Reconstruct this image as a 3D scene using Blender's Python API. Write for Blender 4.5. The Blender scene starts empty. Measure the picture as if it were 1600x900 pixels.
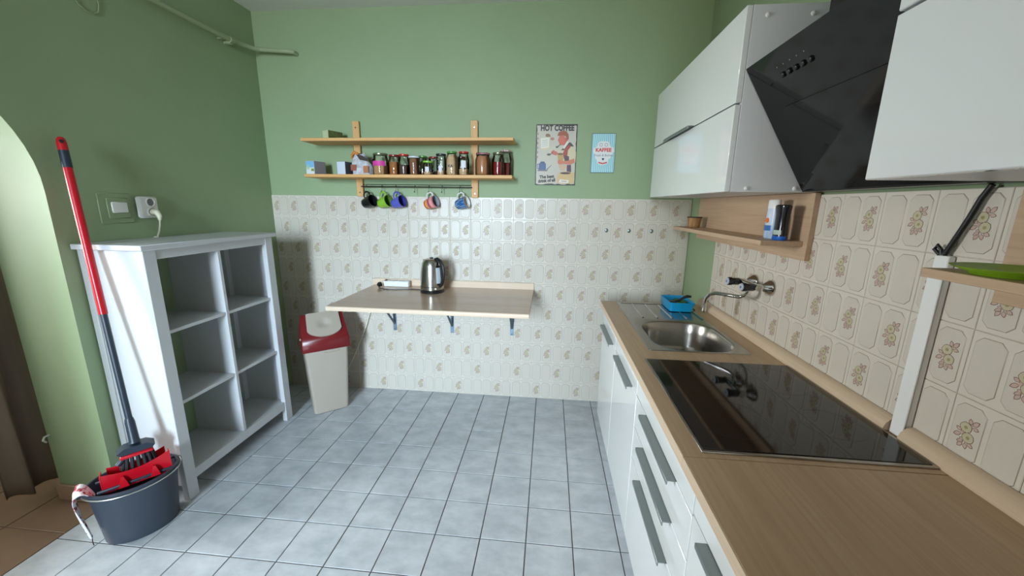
import bpy, bmesh, math, random
from math import pi, sin, cos, radians as R
from mathutils import Matrix, Vector
random.seed(7)
S = bpy.context.scene
C = S.collection

# ------------------------------------------------------------------ camera
cam_d = bpy.data.cameras.new('camera')
cam_d.sensor_width = 36.0
cam_d.lens = 596.13 / 1600 * 36.0
cam_d.clip_start = 0.01
cam = bpy.data.objects.new('camera', cam_d); C.objects.link(cam)
_y, _p, _r = R(5.449), R(12.250), R(0.779)
fwd = Vector((-sin(_y)*cos(_p), cos(_y)*cos(_p), -sin(_p)))
rt = Vector((cos(_y), sin(_y), 0)); up = rt.cross(fwd)
r2 = cos(_r)*rt + sin(_r)*up; u2 = -sin(_r)*rt + cos(_r)*up
m = Matrix((r2, u2, -fwd)).transposed().to_4x4()
m.translation = Vector((0, 0, 1.422))
cam.matrix_world = m
S.camera = cam

# ------------------------------------------------------------------ world, light, exposure
w = bpy.data.worlds.new('sky'); S.world = w; w.use_nodes = True
bg = w.node_tree.nodes['Background']
bg.inputs[0].default_value = (0.72, 0.86, 1.0, 1); bg.inputs[1].default_value = 1.2
def area(name, loc, rot, sx, sy, power, col):
    l = bpy.data.lights.new(name, 'AREA'); l.shape = 'RECTANGLE'; l.size = sx; l.size_y = sy
    l.energy = power; l.color = col
    o = bpy.data.objects.new(name, l); C.objects.link(o); o.location = loc; o.rotation_euler = rot
    return o
# daylight entering through the kitchen window behind the camera; the hall light is an added fill from an unseen side
wl_ = area('window_daylight', (-1.0, -3.46, 1.75), (R(77), 0, 0), .86, 1.7, 28, (0.56, 0.78, 1.0))
wl_.data.spread = R(52)
area('window_horizon_light', (-1.0, -3.45, 1.7), (R(92), 0, 0), .86, 1.6, 60, (1.0, 0.86, 0.58))
area('hall_added_fill', (-4.12, 0.4, 1.7), (0, R(-90), 0), 1.1, 1.2, 125, (0.96, 0.96, 0.96))
vs = S.view_settings
vs.view_transform = 'Standard'; vs.look = 'None'; vs.gamma = 1.0; vs.use_curve_mapping = False
vs.exposure = 0.57

# ------------------------------------------------------------------ materials
MATS = {}
def lin(c):
    return tuple(((v/255)/12.92 if v/255 <= .04045 else ((v/255+.055)/1.055)**2.4) for v in c) + (1.0,)
def mat(name, col, rough=.5, metal=0.0, spec=.5, coat=0.0, noise=None, bump=None, sheen=0):
    """col: sRGB 0-255. noise=(second colour, scale, stretch xyz, contrast). bump=(scale, strength)"""
    if name in MATS: return MATS[name]
    mt = bpy.data.materials.new(name); mt.use_nodes = True; nt = mt.node_tree
    b = nt.nodes['Principled BSDF']
    b.inputs['Base Color'].default_value = lin(col)
    b.inputs['Roughness'].default_value = rough; b.inputs['Metallic'].default_value = metal
    b.inputs['Specular IOR Level'].default_value = spec
    b.inputs['Coat Weight'].default_value = coat; b.inputs['Coat Roughness'].default_value = .03
    tc = nt.nodes.new('ShaderNodeTexCoord')
    if noise:
        c2, sc, st, con = noise
        mp = nt.nodes.new('ShaderNodeMapping'); mp.inputs['Scale'].default_value = st
        nt.links.new(tc.outputs['Object'], mp.inputs['Vector'])
        oi = nt.nodes.new('ShaderNodeObjectInfo')
        vm = nt.nodes.new('ShaderNodeVectorMath'); vm.operation = 'MULTIPLY_ADD'
        vm.inputs[1].default_value = (37, 53, 71); nt.links.new(oi.outputs['Random'], vm.inputs[0])
        nt.links.new(mp.outputs[0], vm.inputs[2])
        nz = nt.nodes.new('ShaderNodeTexNoise'); nz.inputs['Scale'].default_value = sc
        nz.inputs['Detail'].default_value = 6; nz.inputs['Roughness'].default_value = .6
        nt.links.new(vm.outputs[0], nz.inputs['Vector'])
        cr = nt.nodes.new('ShaderNodeValToRGB')
        cr.color_ramp.elements[0].position = .5-con; cr.color_ramp.elements[1].position = .5+con
        cr.color_ramp.elements[0].color = lin(col); cr.color_ramp.elements[1].color = lin(c2)
        nt.links.new(nz.outputs[0], cr.inputs[0]); nt.links.new(cr.outputs[0], b.inputs['Base Color'])
    if bump:
        nb = nt.nodes.new('ShaderNodeTexNoise'); nb.inputs['Scale'].default_value = bump[0]; nb.inputs['Detail'].default_value = 4
        nt.links.new(tc.outputs['Object'], nb.inputs['Vector'])
        bp = nt.nodes.new('ShaderNodeBump'); bp.inputs['Strength'].default_value = bump[1]; bp.inputs['Distance'].default_value = .01
        nt.links.new(nb.outputs[0], bp.inputs['Height']); nt.links.new(bp.outputs[0], b.inputs['Normal'])
    MATS[name] = mt
    return mt
def wood(name, c1, c2, axis, rough=.45, fine=1.0, spec=.4):
    if name in MATS: return MATS[name]
    mt = bpy.data.materials.new(name); mt.use_nodes = True; nt = mt.node_tree; b = nt.nodes['Principled BSDF']
    b.inputs['Roughness'].default_value = rough; b.inputs['Specular IOR Level'].default_value = spec
    tc = nt.nodes.new('ShaderNodeTexCoord')
    def layer(sc, along, detail):
        mp = nt.nodes.new('ShaderNodeMapping'); s = [sc]*3; s[axis] = sc*along; mp.inputs['Scale'].default_value = s
        nt.links.new(tc.outputs['Object'], mp.inputs['Vector'])
        nz = nt.nodes.new('ShaderNodeTexNoise'); nz.inputs['Scale'].default_value = 1; nz.inputs['Detail'].default_value = detail
        nz.inputs['Distortion'].default_value = .6
        nt.links.new(mp.outputs[0], nz.inputs['Vector']); return nz
    a = layer(9*fine, .09, 3); f = layer(110*fine, .035, 5)
    mx = nt.nodes.new('ShaderNodeMath'); mx.operation = 'MULTIPLY_ADD'; mx.inputs[1].default_value = .55
    hl = nt.nodes.new('ShaderNodeMath'); hl.operation = 'MULTIPLY'; hl.inputs[1].default_value = .5
    nt.links.new(f.outputs[0], hl.inputs[0]); nt.links.new(a.outputs[0], mx.inputs[0]); nt.links.new(hl.outputs[0], mx.inputs[2])
    cr = nt.nodes.new('ShaderNodeValToRGB'); cr.color_ramp.elements[0].position = .32; cr.color_ramp.elements[1].position = .74
    cr.color_ramp.elements[0].color = lin(c1); cr.color_ramp.elements[1].color = lin(c2)
    nt.links.new(mx.outputs[0], cr.inputs[0]); nt.links.new(cr.outputs[0], b.inputs['Base Color'])
    bp = nt.nodes.new('ShaderNodeBump'); bp.inputs['Strength'].default_value = .06; bp.inputs['Distance'].default_value = .004
    nt.links.new(f.outputs[0], bp.inputs['Height']); nt.links.new(bp.outputs[0], b.inputs['Normal'])
    MATS[name] = mt; return mt
def thin_glass(name, tint=(0.985, 0.992, 0.987)):
    mt = bpy.data.materials.new(name); mt.use_nodes = True; nt = mt.node_tree
    for n in list(nt.nodes): nt.nodes.remove(n)
    out = nt.nodes.new('ShaderNodeOutputMaterial'); mx = nt.nodes.new('ShaderNodeMixShader')
    tr = nt.nodes.new('ShaderNodeBsdfTransparent'); tr.inputs[0].default_value = (*tint, 1)
    gl = nt.nodes.new('ShaderNodeBsdfGlossy'); gl.inputs['Roughness'].default_value = .03
    fr = nt.nodes.new('ShaderNodeFresnel'); fr.inputs[0].default_value = 1.5
    nt.links.new(fr.outputs[0], mx.inputs[0]); nt.links.new(tr.outputs[0], mx.inputs[1]); nt.links.new(gl.outputs[0], mx.inputs[2])
    nt.links.new(mx.outputs[0], out.inputs[0]); return mt
def tile_panel_mat():
    mt = mat('tile_panel_glaze', (205, 197, 185), .3, spec=.45)
    nt = mt.node_tree; b = nt.nodes['Principled BSDF']
    tc = nt.nodes.new('ShaderNodeTexCoord'); mp = nt.nodes.new('ShaderNodeMapping')
    mp.inputs['Rotation'].default_value = (0, R(35), 0); nt.links.new(tc.outputs['Object'], mp.inputs[0])
    wv = nt.nodes.new('ShaderNodeTexWave'); wv.inputs['Scale'].default_value = 120; wv.inputs['Distortion'].default_value = 1.5
    nt.links.new(mp.outputs[0], wv.inputs[0])
    bp = nt.nodes.new('ShaderNodeBump'); bp.inputs['Strength'].default_value = .12; bp.inputs['Distance'].default_value = .002
    nt.links.new(wv.outputs[0], bp.inputs['Height']); nt.links.new(bp.outputs[0], b.inputs['Normal'])
    return mt
def brick_mat(name, c, grout, size, ox, oy):
    mt = mat(name, c, .25); nt = mt.node_tree; b = nt.nodes['Principled BSDF']
    tc = nt.nodes.new('ShaderNodeTexCoord'); mp = nt.nodes.new('ShaderNodeMapping'); mp.inputs['Location'].default_value = (ox, oy, 0)
    nt.links.new(tc.outputs['Object'], mp.inputs[0])
    br = nt.nodes.new('ShaderNodeTexBrick'); br.offset = 0; br.inputs['Scale'].default_value = 1
    br.inputs['Brick Width'].default_value = size; br.inputs['Row Height'].default_value = size; br.inputs['Mortar Size'].default_value = .002
    br.inputs['Color1'].default_value = lin(c); br.inputs['Color2'].default_value = lin(c); br.inputs['Mortar'].default_value = lin(grout)
    nt.links.new(mp.outputs[0], br.inputs['Vector']); nt.links.new(br.outputs[0], b.inputs['Base Color']); return mt

GREEN = mat('sage_green_paint', (146, 166, 130), .55, spec=.35, noise=((152, 172, 136), 3, (1, 1, 1), .3), bump=(60, .04))
BROWNW = mat('brown_bounce_paint', (124, 98, 76), .7)  # brown picked for unseen walls to keep the bounce dim and warm
CEIL = mat('ceiling_paint', (228, 230, 230), .8, bump=(50, .05))
PLASTER = mat('cream_plaster', (214, 196, 168), .7)
FLOORT = mat('white_marbled_floor_tile', (176, 181, 187), .16, spec=.5, noise=((200, 204, 209), 9, (1, 1.6, 1), .16))
GROUT = mat('dark_floor_grout', (72, 68, 64), .85)
TAN = mat('tan_floor_tile', (122, 97, 77), .35, noise=((134, 109, 89), 8, (1, 1, 1), .25))
TANG = mat('brown_grout', (98, 72, 52), .9)
WTILE = mat('cream_wall_tile', (211, 203, 191), .3, spec=.45)
WPANEL = tile_panel_mat()
WGROUT = mat('pale_tile_grout', (204, 196, 182), .8)
OUTL = mat('taupe_print_line', (160, 146, 131), .4)
F_YEL = mat('print_olive_yellow', (190, 182, 152), .4)
F_YD = mat('print_olive_dark', (158, 148, 102), .4)
F_PNK = mat('print_dusty_pink', (194, 168, 156), .4)
F_DRK = mat('print_brown_line', (116, 78, 68), .4)
WHITE = mat('white_painted_wood', (200, 202, 205), .45)
GLOSS = mat('white_gloss_front', (226, 230, 231), .07, spec=.5, coat=.3)
WMEL = mat('white_melamine', (222, 226, 230), .35)
WPL = mat('white_plastic', (232, 232, 230), .4)
IVORY = mat('ivory_plastic', (226, 220, 200), .45)
BLACK = mat('black_plastic', (22, 22, 24), .4)
BGLASS = mat('black_glass', (12, 13, 15), .05, spec=.5)
HGLASS = mat('hood_black_glass', (16, 17, 19), .07, spec=.28)
BMET = mat('black_enamel', (16, 17, 18), .25)
STEEL = mat('brushed_steel', (168, 166, 160), .24, metal=1.0, noise=((188, 186, 180), 40, (1, 1, .05), .3))
SINKS = mat('sink_steel', (156, 153, 148), .24, metal=1.0, noise=((172, 168, 162), 60, (1, .06, 1), .3))
CHROME = mat('chrome', (205, 205, 205), .06, metal=1.0)
GREYM = mat('grey_satin_aluminium', (140, 148, 148), .38, metal=.7)
BRKT = mat('blue_grey_bracket_steel', (120, 142, 160), .4, metal=.5)
OAKY = wood('brown_oak_worktop', (172, 142, 112), (196, 168, 136), 1, .4)
OAKYL = wood('pale_oak_edge', (196, 172, 146), (214, 192, 166), 1, .45)
OAKP = wood('oak_wall_panel', (180, 150, 122), (204, 176, 148), 1, .5)
PINE = wood('orange_pine', (206, 152, 92), (232, 186, 128), 0, .5)
PINEV = wood('orange_pine_upright', (202, 150, 92), (230, 184, 128), 2, .5)
BEECH = wood('beech_laminate', (184, 156, 134), (202, 176, 154), 0, .22, spec=.5)
BEECHE = wood('pale_beech_edge', (216, 192, 168), (228, 206, 184), 0, .4)
RED = mat('red_plastic', (190, 16, 34), .3)
DKBLUE = mat('navy_plastic', (38, 48, 62), .4)
BUCK = mat('slate_blue_plastic', (52, 60, 72), .42)
CURT = mat('taupe_curtain_cloth', (138, 122, 112), .9, spec=.1, noise=((148, 132, 122), 40, (1, 1, .1), .3))
CREAMP = mat('cream_plastic', (172, 161, 148), .35)
MAROON = mat('maroon_plastic', (112, 22, 26), .3)
JGLASS = thin_glass('clear_jar_glass')
PANE = thin_glass('window_glass', (.97, .98, .98))

# ------------------------------------------------------------------ mesh helpers
class MB:
    def __init__(s): s.v = []; s.f = []; s.mi = []; s.M = Matrix.Identity(4); s.m = 0
    def add(s, vs_, fs):
        b = len(s.v); s.v += [tuple(s.M @ Vector(p)) for p in vs_]
        for f in fs: s.f.append([b+i for i in f]); s.mi.append(s.m)
    def box(s, x0, x1, y0, y1, z0, z1, c=0.0):
        if x0 > x1: x0, x1 = x1, x0
        if y0 > y1: y0, y1 = y1, y0
        if z0 > z1: z0, z1 = z1, z0
        if c <= 0:
            s.add([(x0,y0,z0),(x1,y0,z0),(x1,y1,z0),(x0,y1,z0),(x0,y0,z1),(x1,y0,z1),(x1,y1,z1),(x0,y1,z1)],
                  [(0,3,2,1),(4,5,6,7),(0,1,5,4),(1,2,6,5),(2,3,7,6),(3,0,4,7)]); return s
        c = min(c, (x1-x0)*.49, (y1-y0)*.49, (z1-z0)*.49)
        vs_ = []; idx = {}
        for i, (X, ix) in enumerate(((x0, 1), (x1, -1))):
            for j, (Y, iy) in enumerate(((y0, 1), (y1, -1))):
                for k, (Z, iz) in enumerate(((z0, 1), (z1, -1))):
                    for a in range(3):
                        idx[i,j,k,a] = len(vs_)
                        vs_.append((X+(0 if a == 0 else ix*c), Y+(0 if a == 1 else iy*c), Z+(0 if a == 2 else iz*c)))
        fs = []
        g = lambda i,j,k,a: idx[i,j,k,a]
        fs.append([g(0,0,0,0),g(0,0,1,0),g(0,1,1,0),g(0,1,0,0)]); fs.append([g(1,0,0,0),g(1,1,0,0),g(1,1,1,0),g(1,0,1,0)])
        fs.append([g(0,0,0,1),g(1,0,0,1),g(1,0,1,1),g(0,0,1,1)]); fs.append([g(0,1,0,1),g(0,1,1,1),g(1,1,1,1),g(1,1,0,1)])
        fs.append([g(0,0,0,2),g(0,1,0,2),g(1,1,0,2),g(1,0,0,2)]); fs.append([g(0,0,1,2),g(1,0,1,2),g(1,1,1,2),g(0,1,1,2)])
        for j in (0,1):
            for k in (0,1): fs.append([g(0,j,k,1),g(1,j,k,1),g(1,j,k,2),g(0,j,k,2)])
        for i in (0,1):
            for k in (0,1): fs.append([g(i,0,k,0),g(i,1,k,0),g(i,1,k,2),g(i,0,k,2)])
        for i in (0,1):
            for j in (0,1): fs.append([g(i,j,0,0),g(i,j,1,0),g(i,j,1,1),g(i,j,0,1)])
        for i in (0,1):
            for j in (0,1):
                for k in (0,1): fs.append([g(i,j,k,0),g(i,j,k,1),g(i,j,k,2)])
        s.add(vs_, fs); return s
    def lathe(s, prof, c=(0,0,0), n=24, axis=(0,0,1), caps=True, sx=1, sy=1):
        M0 = s.M; q = Vector((0,0,1)).rotation_difference(Vector(axis).normalized())
        s.M = M0 @ Matrix.Translation(c) @ q.to_matrix().to_4x4()
        vs_ = []; fs = []
        for r, z in prof:
            for i in range(n): vs_.append((sx*r*cos(2*pi*i/n), sy*r*sin(2*pi*i/n), z))
        for k in range(len(prof)-1):
            for i in range(n):
                j = (i+1) % n; fs.append((k*n+i, k*n+j, (k+1)*n+j, (k+1)*n+i))
        if caps:
            if prof[0][0] > 1e-5: fs.append(tuple(range(n))[::-1])
            if prof[-1][0] > 1e-5: fs.append(tuple((len(prof)-1)*n+i for i in range(n)))
        s.add(vs_, fs); s.M = M0; return s
    def tube(s, pts, r, n=10, closed=False, flat=1.0):
        P = [Vector(p) for p in pts]; k = len(P); rs = r if isinstance(r, (list, tuple)) else [r]*k
        vs_ = []; fs = []; nrm = None
        for i in range(k):
            a = P[(i-1) % k] if (closed or i > 0) else P[i]; b = P[(i+1) % k] if (closed or i < k-1) else P[i]
            t = (b-a).normalized()
            if nrm is None: nrm = t.orthogonal().normalized()
            nrm = (nrm - t*nrm.dot(t)).normalized(); bn = t.cross(nrm)
            for j in range(n):
                a_ = 2*pi*j/n; vs_.append(P[i] + (nrm*cos(a_) + bn*sin(a_)*flat)*rs[i])
        for i in range(k if closed else k-1):
            i2 = (i+1) % k
            for j in range(n):
                j2 = (j+1) % n; fs.append((i*n+j, i*n+j2, i2*n+j2, i2*n+j))
        if not closed: fs.append(tuple(range(n))[::-1]); fs.append(tuple((k-1)*n+j for j in range(n)))
        s.add(vs_, fs); return s
    def prism(s, poly, d0, d1, f=lambda a, b, d: (a, b, d)):
        """polygon (a,b) extruded along d; f maps to xyz"""
        n = len(poly); s.add([f(a, b, d0) for a, b in poly] + [f(a, b, d1) for a, b in poly],
              [tuple(range(n))[::-1], tuple(range(n, 2*n))] + [(i, (i+1) % n, n+(i+1) % n, n+i) for i in range(n)]); return s
    def loft(s, rings, caps=True, closed=True):
        n = len(rings[0]); vs_ = [p for r in rings for p in r]; fs = []
        for k in range(len(rings)-1):
            for i in range(n if closed else n-1):
                j = (i+1) % n; fs.append((k*n+i, k*n+j, (k+1)*n+j, (k+1)*n+i))
        if caps and closed: fs.append(tuple(range(n))[::-1]); fs.append(tuple((len(rings)-1)*n+i for i in range(n)))
        s.add(vs_, fs); return s
    def poly(s, pts): s.add(pts, [tuple(range(len(pts)))]); return s
ROOTM = {}
def mesh(name, mb, mats, fix=True):
    me = bpy.data.meshes.new(name); me.from_pydata(mb.v, [], mb.f)
    mats = mats if isinstance(mats, (list, tuple)) else [mats]
    for t in mats: me.materials.append(t)
    me.polygons.foreach_set('material_index', mb.mi)
    if fix:
        bm = bmesh.new(); bm.from_mesh(me); bmesh.ops.recalc_face_normals(bm, faces=bm.faces); bm.to_mesh(me); bm.free()
    me.polygons.foreach_set('use_smooth', [True]*len(me.polygons)); me.set_sharp_from_angle(angle=R(38)); me.update()
    return me
def rootm(o):
    while o is not None:
        if o.name in ROOTM: return ROOTM[o.name]
        o = o.parent
    return Matrix.Identity(4)
def obj(name, mb, mats, parent=None, local=False, label=None, fix=True):
    """one mesh object. Vertices are given in world space (local=True: in the thing's own space)"""
    me = mb if isinstance(mb, bpy.types.Mesh) else mesh(name, mb, mats, fix)
    if parent is not None and not local: me.transform(rootm(parent).inverted())
    o = bpy.data.objects.new(name, me); C.objects.link(o)
    if parent is not None: o.parent = parent
    if label: o['label'] = label
    return o
def tag(o, label, cat, group=None, kind=None):
    o['label'] = label; o['category'] = cat
    if group: o['group'] = group
    if kind: o['kind'] = kind
    return o
def thing(name, label, cat, loc=(0,0,0), rz=0, group=None, M=None):
    o = bpy.data.objects.new(name, None); C.objects.link(o); o.empty_display_size = .05
    mm = M if M is not None else Matrix.Translation(loc) @ Matrix.Rotation(rz, 4, 'Z')
    o.matrix_world = mm; ROOTM[o.name] = mm
    return tag(o, label, cat, group)
def struct(name, mb, mats, label=None, cat=None, parent=None):
    o = obj(name, mb, mats, parent)
    o['kind'] = 'structure'
    if label: o['label'] = label
    if cat: o['category'] = cat
    return o
def link(name, me, parent, loc, rot=None, sc=None):
    o = bpy.data.objects.new(name, me); C.objects.link(o); o.parent = parent; o.location = loc
    if rot: o.rotation_euler = rot
    if sc: o.scale = sc
    return o
def B(*a, c=0.0): return MB().box(*a, c=c)
def text(name, body, size, M, mt, parent, bold=0.0, sx=1.0, spacing=1.0, label=None):
    cu = bpy.data.curves.new(name, 'FONT'); cu.body = body; cu.size = size; cu.align_x = 'CENTER'; cu.align_y = 'CENTER'
    cu.offset = bold; cu.space_character = spacing; cu.resolution_u = 3; cu.extrude = .0002
    t = bpy.data.objects.new(name+'_t', cu); C.objects.link(t)
    bpy.context.view_layer.update()
    me = bpy.data.meshes.new_from_object(t.evaluated_get(bpy.context.evaluated_depsgraph_get()))
    bpy.data.objects.remove(t); bpy.data.curves.remove(cu)
    me.name = name; me.materials.clear(); me.materials.append(mt)
    me.transform(M @ Matrix.Diagonal((sx, 1, 1, 1)))
    return obj(name, me, mt, parent, label=label)

# ================================================================== THE ROOM
XL, XR, YB, ZC = -2.007, .92, 2.655, 2.645
YR = -3.34
TP = .1485          # wall tile pitch
ZT = 1.472          # top of the tiled zone
# --- floor
floor = struct('floor', MB().box(XL-.05, XR+.1, YR, YB+.05, -.05, -.0035), GROUT, 'white marbled square tile floor with dark joints', 'floor')
def tile_slab(sx, sy, h, c):
    m_ = MB()
    m_.add([(0,0,-h),(sx,0,-h),(sx,sy,-h),(0,sy,-h),(0,0,-c),(sx,0,-c),(sx,sy,-c),(0,sy,-c),(c,c,0),(sx-c,c,0),(sx-c,sy-c,0),(c,sy-c,0)],
           [(8,9,10,11)]+[(4+i, 4+(i+1)%4, 8+(i+1)%4, 8+i) for i in range(4)]+[(i,(i+1)%4,4+(i+1)%4,4+i) for i in range(4)])
    return m_
FT = .2; g = .0022
me_ft = mesh('floor_tile', tile_slab(FT-2*g, FT-2*g, .005, .0012), FLOORT)
me_fp = mesh('floor_tile', tile_slab(FT-2*g, .077, .005, .0012), FLOORT)
for c in range(-2, 11):
    x = (c-8.284)*FT
    link('floor_tile', me_fp, floor, (x+g, 2.576+g, 0))
    for r in range(12):
        link('floor_tile', me_ft, floor, (x+g, 2.576-(r+1)*FT+g, random.uniform(-.0003, .0003)))
rear = struct('floor_rear', MB().box(XL-.05, XR+.1, YR, .176, -.003, -.0005), wood('brown_bounce_floor', (104, 76, 54), (130, 98, 70), 1, .4),  # unseen rear floor, brown chosen to warm the bounced light
              'unseen floor behind the viewer, coloured brown for dim warm bounce', 'floor')
hall_floor = struct('floor_hall', MB().box(-4.0, XL-.05, -.6, 3.0, -.05, -.003), TANG, 'tan square tile floor of the hall beyond the arch', 'floor')
me_ht = mesh('floor_tile', tile_slab(.294, .294, .005, .0015), TAN)
for i in range(1, 6):
    for j in range(0, 9):
        link('floor_tile', me_ht, hall_floor, (-2.057-.298*i+.002, .012+.298*j, 0))
# --- walls
wb = struct('wall_back', MB().box(XL-.3, XR+.2, YB+.002, YB+.15, -.05, ZC+.1), GREEN, 'sage green back wall with a tiled lower half', 'wall')
wr = struct('wall_right', MB().box(XR+.004, XR+.15, YR, YB+.05, -.05, ZC+.1), GREEN, 'green wall behind the worktop with a tiled band', 'wall')
struct('ceiling', MB().box(-4.1, XR+.2, YR-.1, 3.0, ZC, ZC+.1), CEIL, 'pale grey flat ceiling', 'ceiling')
# left wall with the arched opening (outline in the Y-Z plane, extruded along X)
ya0, ya1, zs = .348, 1.378, 1.449; yc = (ya0+ya1)/2; ra = (ya1-ya0)/2
out = [(YB+.01, -.05), (YB+.01, ZC+.01), (ya0-.25, ZC+.01), (ya0-.25, -.05), (ya0, -.05)]
out += [(yc-ra*cos(pi*i/28), zs+ra*sin(pi*i/28)) for i in range(29)]
out += [(ya1, -.05)]
wl = MB().prism(out, XL-.30, XL, lambda a, b, d: (d, a, b))
me = mesh('wall_left', wl, GREEN)
bm = bmesh.new(); bm.from_mesh(me); bmesh.ops.triangulate(bm, faces=[f for f in bm.faces if len(f.verts) > 4]); bm.to_mesh(me); bm.free()
wlo = obj('wall_left', me, GREEN); wlo['kind'] = 'structure'; tag(wlo, 'sage green left wall with a round-headed archway', 'wall')
# rear wall with window opening, hall walls (behind the camera or beyond the arch)
WX0, WX1, WZ0, WZ1 = -1.46, -.54, .75, 2.6
m_ = MB(); m_.box(-4.1, WX0, YR-.12, YR, -.05, ZC+.05); m_.box(WX1, XR+.15, YR-.12, YR, -.05, ZC+.05)
m_.box(WX0, WX1, YR-.12, YR, -.05, WZ0); m_.box(WX0, WX1, YR-.12, YR, WZ1, ZC+.05)
struct('wall_rear', m_, BROWNW, 'brown wall with the kitchen window behind the viewer', 'wall')
m_ = MB(); m_.box(-4.1, -4.0, YR, -.15, -.05, ZC+.05); m_.box(-4.1, -4.0, .95, 3.0, -.05, ZC+.05); m_.box(-4.1, -4.0, -.15, .95, -.05, 1.1); m_.box(-4.1, -4.0, -.15, .95, 2.3, ZC+.05)
m_.box(-4.1, XL-.3, 2.9, 3.0, -.05, ZC+.05)
struct('wall_hall', m_, PLASTER, 'cream plaster walls of the hall beyond the arch', 'wall')
win = struct('window_1', MB().box(WX0, WX1, YR-.07, YR-.064, WZ0, WZ1), PANE, 'white framed kitchen window behind the viewer', 'window')
m_ = MB()
for a, b in ((WX0, WX0+.06), (WX1-.06, WX1)): m_.box(a, b, YR-.1, YR-.03, WZ0, WZ1, .004)
for a, b in ((WZ0, WZ0+.06), (WZ1-.06, WZ1)): m_.box(WX0+.06, WX1-.06, YR-.1, YR-.03, a, b, .004)
obj('window_frame', m_, WPL, win)
win2 = struct('added_hall_window', MB().box(-4.06, -4.054, -.15, .95, 1.1, 2.3), PANE, 'unseen white framed window added beyond the arch for the hall fill light', 'window')  # unseen window, added to go with the hall fill
m_ = MB()
for a, b in ((-.15, -.10), (.90, .95)): m_.box(-4.09, -4.02, a, b, 1.1, 2.3, .004)
for a, b in ((1.1, 1.15), (2.25, 2.3)): m_.box(-4.09, -4.02, -.10, .90, a, b, .004)
obj('window_frame', m_, WPL, win2)
struct('added_light_screen', MB().box(-.03, XR+.02, -.62, -.5, -.05, ZC+.01), BROWNW, 'unseen brown screen added to block window light from the worktop side', 'wall')  # unseen, added to keep direct window light off the right wall
struct('added_shade_pier', MB().box(XL-.3, -1.79, .05, .33, -.05, ZC+.01), GREEN, 'unseen green pier added beside the archway to shade its jamb', 'wall')  # unseen, added to cut window light on the arch jamb
struct('baseboard_arch', MB().box(XL-.31, XL-.06, ya1-.012, ya1, 0, .085, .003), mat('tan_skirting', (160, 132, 108), .4), 'tan tiled skirting along the arch jamb', 'skirting')

# --- decorated wall tiles
def oct_ring(x0, x1, z0, z1, c, y):
    return [(x0+c,y,z0),(x1-c,y,z0),(x1,y,z0+c),(x1,y,z1-c),(x1-c,y,z1),(x0+c,y,z1),(x0,y,z1-c),(x0,y,z0+c)]
def leaf(m_, cx, cz, ang, L, W_, y, mi_line, mi_in):
    d = Vector((cos(ang), 0, sin(ang))); n_ = Vector((-sin(ang), 0, cos(ang)))
    for k, (s_, yy, mi) in enumerate(((1.0, y, mi_line), (.78, y-.0001, mi_in))):
        c0 = Vector((cx, yy, cz)) + d*(L/2)
        pts = [c0-d*L/2*s_, c0-d*L*.1+n_*W_/2*s_, c0+d*L*.22*s_+n_*W_*.42*s_, c0+d*L/2*s_, c0+d*L*.22*s_-n_*W_*.42*s_, c0-d*L*.1-n_*W_/2*s_]
        m_.m = mi; m_.poly([tuple(p) for p in pts][::-1])
def disc(m_, cx, cz, r, y, mi, n=9, wob=.0):
    m_.m = mi; m_.poly([(cx+r*(1+wob*(i % 2))*cos(2*pi*i/n), y, cz+r*(1+wob*(i % 2))*sin(2*pi*i/n)) for i in range(n)][::-1])
def wall_tile(flower, h=None):
    """a square glazed tile, local x 0..TP, z 0..TP, front at y=0 facing -y; flower: 'l','r' or None"""
    p = TP-.0012; h = p if h is None else h; m_ = MB(); c = .0012; d = .006
    m_.m = 0
    m_.add([(0,d,0),(p,d,0),(p,d,h),(0,d,h),(0,c,0),(p,c,0),(p,c,h),(0,c,h),(c,0,c),(p-c,0,c),(p-c,0,h-c),(c,0,h-c)],
           [(8,9,10,11)]+[(4+i,4+(i+1)%4,8+(i+1)%4,8+i) for i in range(4)]+[(i,(i+1)%4,4+(i+1)%4,4+i) for i in range(4)])
    for k, (x0, x1) in enumerate(((.008, .0685), (.0785, .139))):
        z0, z1 = .010, h-.010
        a = oct_ring(x0, x1, z0, z1, .013, -.0001); b_ = oct_ring(x0+.0014, x1-.0014, z0+.0014, z1-.0014, .0125, -.0010)
        m_.m = 1; m_.add(a+b_, [(i,(i+1)%8,8+(i+1)%8,8+i) for i in range(8)])
        m_.m = 2; m_.add(b_, [tuple(range(8))])
        if flower == 'lr'[k]:
            cx = (x0+x1)/2; cz = h/2; y = -.0012; L, W_ = .0165, .0095
            for (dx, dz, ang, ll) in ((.006,.021,105,.9),(.008,.021,48,1.15),(.009,.018,-8,.85),(-.008,.0,152,.85),(-.007,-.004,212,1.15),(.0,-.019,205,.9),(-.001,-.021,238,1.05),(.003,-.021,285,.9),(.006,-.019,335,.95),(.0,-.017,168,.6)):
                leaf(m_, cx+dx, cz+dz, R(ang), L*ll, W_*ll**.5, y, 4, 3)
            disc(m_, cx-.006, cz-.003, .0045, y-.0002, 3, 7)
            for (dx, dz) in ((-.002, .0125), (.0065, -.0085)):
                disc(m_, cx+dx, cz+dz, .0120, y-.0002, 4, 10, .05); disc(m_, cx+dx, cz+dz, .0110, y-.0003, 5, 10, .05); disc(m_, cx+dx, cz+dz, .004, y-.0004, 6, 7)
    return m_
TM = [WTILE, OUTL, WPANEL, F_PNK, F_DRK, F_YEL, F_YD]
tmesh = {f: mesh('wall_tile', wall_tile(f), TM, False) for f in ('l', 'r', None)}
zc_cut = ZT-9*TP-.0012
tcut = {f: mesh('wall_tile', wall_tile(f, zc_cut), TM, False) for f in ('l', None)}
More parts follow.
